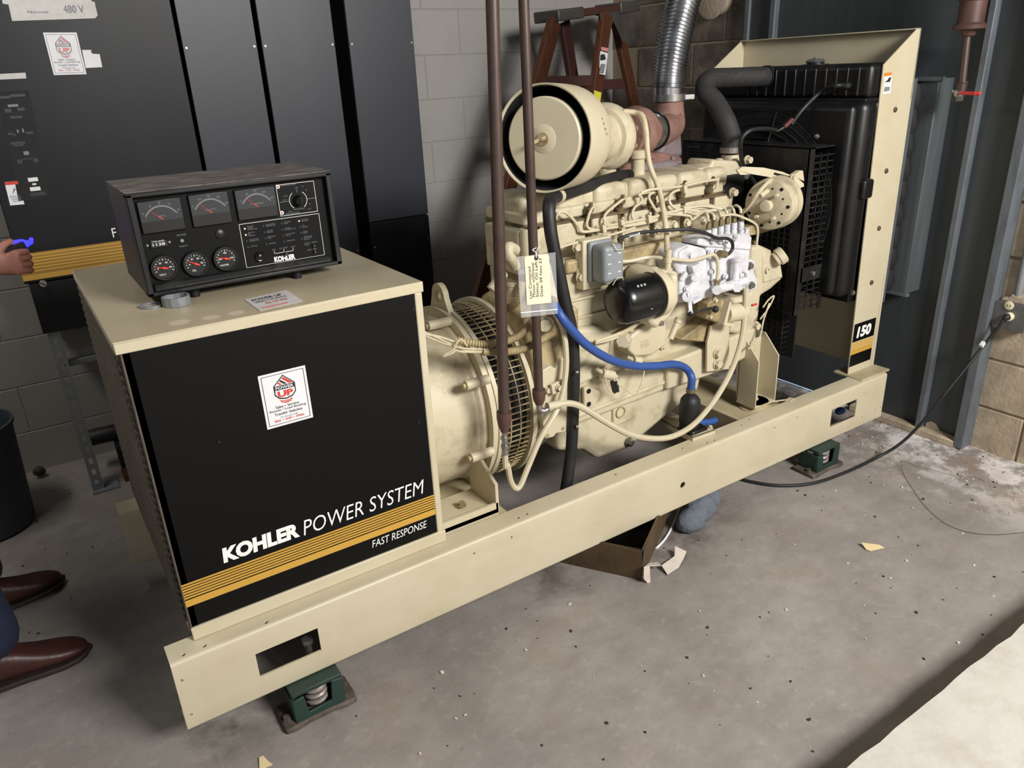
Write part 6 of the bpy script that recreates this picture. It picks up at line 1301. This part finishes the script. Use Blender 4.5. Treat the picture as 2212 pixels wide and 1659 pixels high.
H = vec((-0.104, 0.950, 1.085))                     # back of the hand
V = [(-.47, .80, .95), (-.47, .80, 1.15), (-.46, .80, 1.35), (-.45, .80, 1.48), (-.44, .80, 1.56), (-.43, .80, 1.66), (-.425, .80, 1.75),       # 0-6 pelvis to crown
     (-.47, .90, .93), (-.45, 1.0, .50), (-.43, 1.0, .12),                         # 7-9 far leg
     (-.47, .70, .93), (-.43, .64, .50), (-.42, .61, .12),                         # 10-12 near leg
     (-.46, .98, 1.43), (-.44, 1.03, 1.15), (H.x-.10, .97, H.z-.005), (H.x-.035, .953, H.z+.0),      # 13-16 far arm to wrist
     (-.46, .60, 1.43), (-.50, .55, 1.15), (-.46, .56, .92), (-.44, .56, .83)]                         # 17-20 near arm
E_ = [(0, 1), (1, 2), (2, 3), (3, 4), (4, 5), (5, 6), (0, 7), (7, 8), (8, 9), (0, 10), (10, 11), (11, 12), (2, 13), (13, 14), (14, 15), (15, 16), (2, 17), (17, 18), (18, 19), (19, 20)]
R_ = [(.09, .11), (.085, .105), (.09, .115), .052, .052, (.085, .075), (.06, .055), .07, .05, .04, .07, .05, .04, .05, .042, .034, .026, .05, .042, .03, .026]
# hand with four fingers and thumb closing round the device
n0 = len(V); V += [tuple(H), tuple(H+Vector((.03, -.004, -.004)))]; E_ += [(16, n0), (n0, n0+1)]; R_ += [(.024, .034), (.021, .036)]
kn = H+Vector((.045, -.006, 0))
for i, (dz, ln) in enumerate(((.027, .9), (.010, 1.0), (-.008, .95), (-.025, .8))):
    b0 = len(V); k0 = kn+Vector((0, -.004*abs(i-1), dz))
    V += [tuple(k0), tuple(k0+Vector((.024*ln, .012, -.004))), tuple(k0+Vector((.022*ln, .036, -.006))), tuple(k0+Vector((.004, .044, -.006)))]
    E_ += [(n0+1, b0), (b0, b0+1), (b0+1, b0+2), (b0+2, b0+3)]; R_ += [.0105, .0095, .0088, .0078]
b0 = len(V); V += [tuple(H+Vector((.0, .0, .034))), tuple(H+Vector((.022, .008, .052))), tuple(H+Vector((.044, .016, .054)))]
E_ += [(n0, b0), (b0, b0+1), (b0+1, b0+2)]; R_ += [.014, .0105, .009]
n1 = len(V); Hn = Vector((-.435, .56, .80)); V += [tuple(Hn)]; E_ += [(20, n1)]; R_ += [(.02, .032)]
for i, (dx, ln) in enumerate(((.026, .9), (.009, 1.0), (-.009, .95), (-.025, .8))):
    b0 = len(V); k0 = Hn+Vector((dx, 0, -.035))
    V += [tuple(k0), tuple(k0+Vector((.004, .008, -.03*ln))), tuple(k0+Vector((.002, .022, -.052*ln)))]
    E_ += [(n1, b0), (b0, b0+1), (b0+1, b0+2)]; R_ += [.0105, .0095, .0082]
b0 = len(V); V += [tuple(Hn+Vector((.036, .012, .0))), tuple(Hn+Vector((.048, .022, -.03)))]; E_ += [(n1, b0), (b0, b0+1)]; R_ += [.012, .0095]
skin('body', V, E_, R_, 'skin', ps)
mk('nose', B().ball((-.345, .80, 1.655), (.02, .014, .022), 12, 8), 'skin', ps)
mk('ear', B().ball((-.43, .715, 1.66), (.02, .008, .03), 12, 8), 'skin', ps)
mk('ear', B().ball((-.43, .885, 1.66), (.02, .008, .03), 12, 8), 'skin', ps)
mk('eye', B().ball((-.362, .77, 1.685), (.008, .012, .009), 10, 6), 'white_ink', ps)
mk('eye', B().ball((-.362, .83, 1.685), (.008, .012, .009), 10, 6), 'white_ink', ps)
mk('mouth', B().ball((-.356, .80, 1.615), (.008, .024, .006), 12, 6), 'pink_ink', ps)
hr = mk('hair', B().ball((-.44, .80, 1.70), (.095, .085, .085), 20, 12), 'debris_dark', ps)
skin('shirt', [(-.47, .80, .90), (-.47, .80, 1.15), (-.46, .80, 1.36), (-.455, .80, 1.46), (-.46, .98, 1.43), (-.44, 1.035, 1.15), (-.34, 1.01, 1.10), (-.46, .60, 1.43), (-.50, .545, 1.15), (-.47, .55, 1.0)],
     [(0, 1), (1, 2), (2, 3), (2, 4), (4, 5), (5, 6), (2, 7), (7, 8), (8, 9)], [(.135, .155), (.13, .15), (.135, .16), .08, .085, .066, .058, .085, .066, .058], 'shirt', ps)
jn = skin('jeans', [(-.47, .80, .93), (-.465, .895, .86), (-.445, .99, .52), (-.43, 1.0, .30), (-.415, 1.0, .085), (-.465, .705, .86), (-.42, .64, .52), (-.40, .615, .30), (-.385, .61, .085)],
     [(0, 1), (1, 2), (2, 3), (3, 4), (0, 5), (5, 6), (6, 7), (7, 8)], [(.115, .125), .098, .088, .084, .088, .098, .088, .086, .09], 'denim', ps)
def boot(cx, cy, ang, par):
    """toe towards +x; cross-sections lofted along the foot"""
    sec = [(-.135, .030, .105, .0), (-.10, .040, .125, .0), (-.05, .043, .125, .0), (.0, .044, .105, .0), (.05, .049, .078, .0), (.10, .051, .064, .0), (.135, .043, .052, .002), (.158, .026, .038, .005), (.166, .008, .026, .009)]
    c, s = math.cos(ang), math.sin(ang); vs = []; n = 14
    for (x, hw, h, z0) in sec:
        for i in range(n):
            t = 2*math.pi*i/n; yy = hw*math.copysign(abs(math.cos(t))**.75, math.cos(t)); zz = .018+z0+(h-.018)*(.5+.5*math.copysign(abs(math.sin(t))**.7, math.sin(t)))
            vs.append((cx+x*c-yy*s, cy+x*s+yy*c, zz))
    fs = [(k*n+i, k*n+(i+1) % n, (k+1)*n+(i+1) % n, (k+1)*n+i) for k in range(len(sec)-1) for i in range(n)]
    fs += [tuple(range(n-1, -1, -1)), tuple(range((len(sec)-1)*n, len(sec)*n))]
    b = B().add(vs, fs); b.cyl((cx-.075*c, cy-.075*s, .08), (cx-.075*c, cy-.075*s, .2), .052, n=20)
    o = mk('boot', b, 'boot', par, ang=60, sub=1)
    out = [(x, hw+.007) for x, hw, h, z0 in sec]; poly = [(x, w) for x, w in out]+[(.176, 0)]+[(x, -w) for x, w in reversed(out)]+[(-.147, 0)]
    mk('sole', B().prism([(cx+x*c-y*s, cy+x*s+y*c, .008) for x, y in poly], (0, 0, .016)), 'boot_sole', o, bevel=.004)
    mk('heel', B().prism([(cx+x*c-y*s, cy+x*s+y*c, 0) for x, y in ((-.145, -.03), (-.06, -.042), (-.06, .042), (-.145, .03))], (0, 0, .012)), 'boot_sole', o, bevel=.003)
    return o
boot(-.335, .605, math.radians(0), ps)
boot(-.365, 1.0, math.radians(14), ps)
dv = thing('lit_device', 'small handheld device glowing bright blue above the hand', 'light', (-0.047, 0.970, 1.125))
mk('device_body', B().obox(vec((-0.066, 0.965, 1.118)), (.03, .0, .008), (0, .012, 0), (-.003, 0, .012)), 'gap_black', dv, bevel=.004)
mk('blue_lens', B().prism([(-0.074, 0.958, 1.120), (-0.060, 0.958, 1.142), (-0.040, 0.958, 1.142), (-0.026, 0.958, 1.135), (-0.021, 0.958, 1.144), (-0.012, 0.958, 1.141), (-0.016, 0.958, 1.127), (-0.032, 0.958, 1.119), (-0.049, 0.958, 1.105), (-0.061, 0.958, 1.112)], (0, .012, 0)), 'blue_glow', dv, bevel=.002)
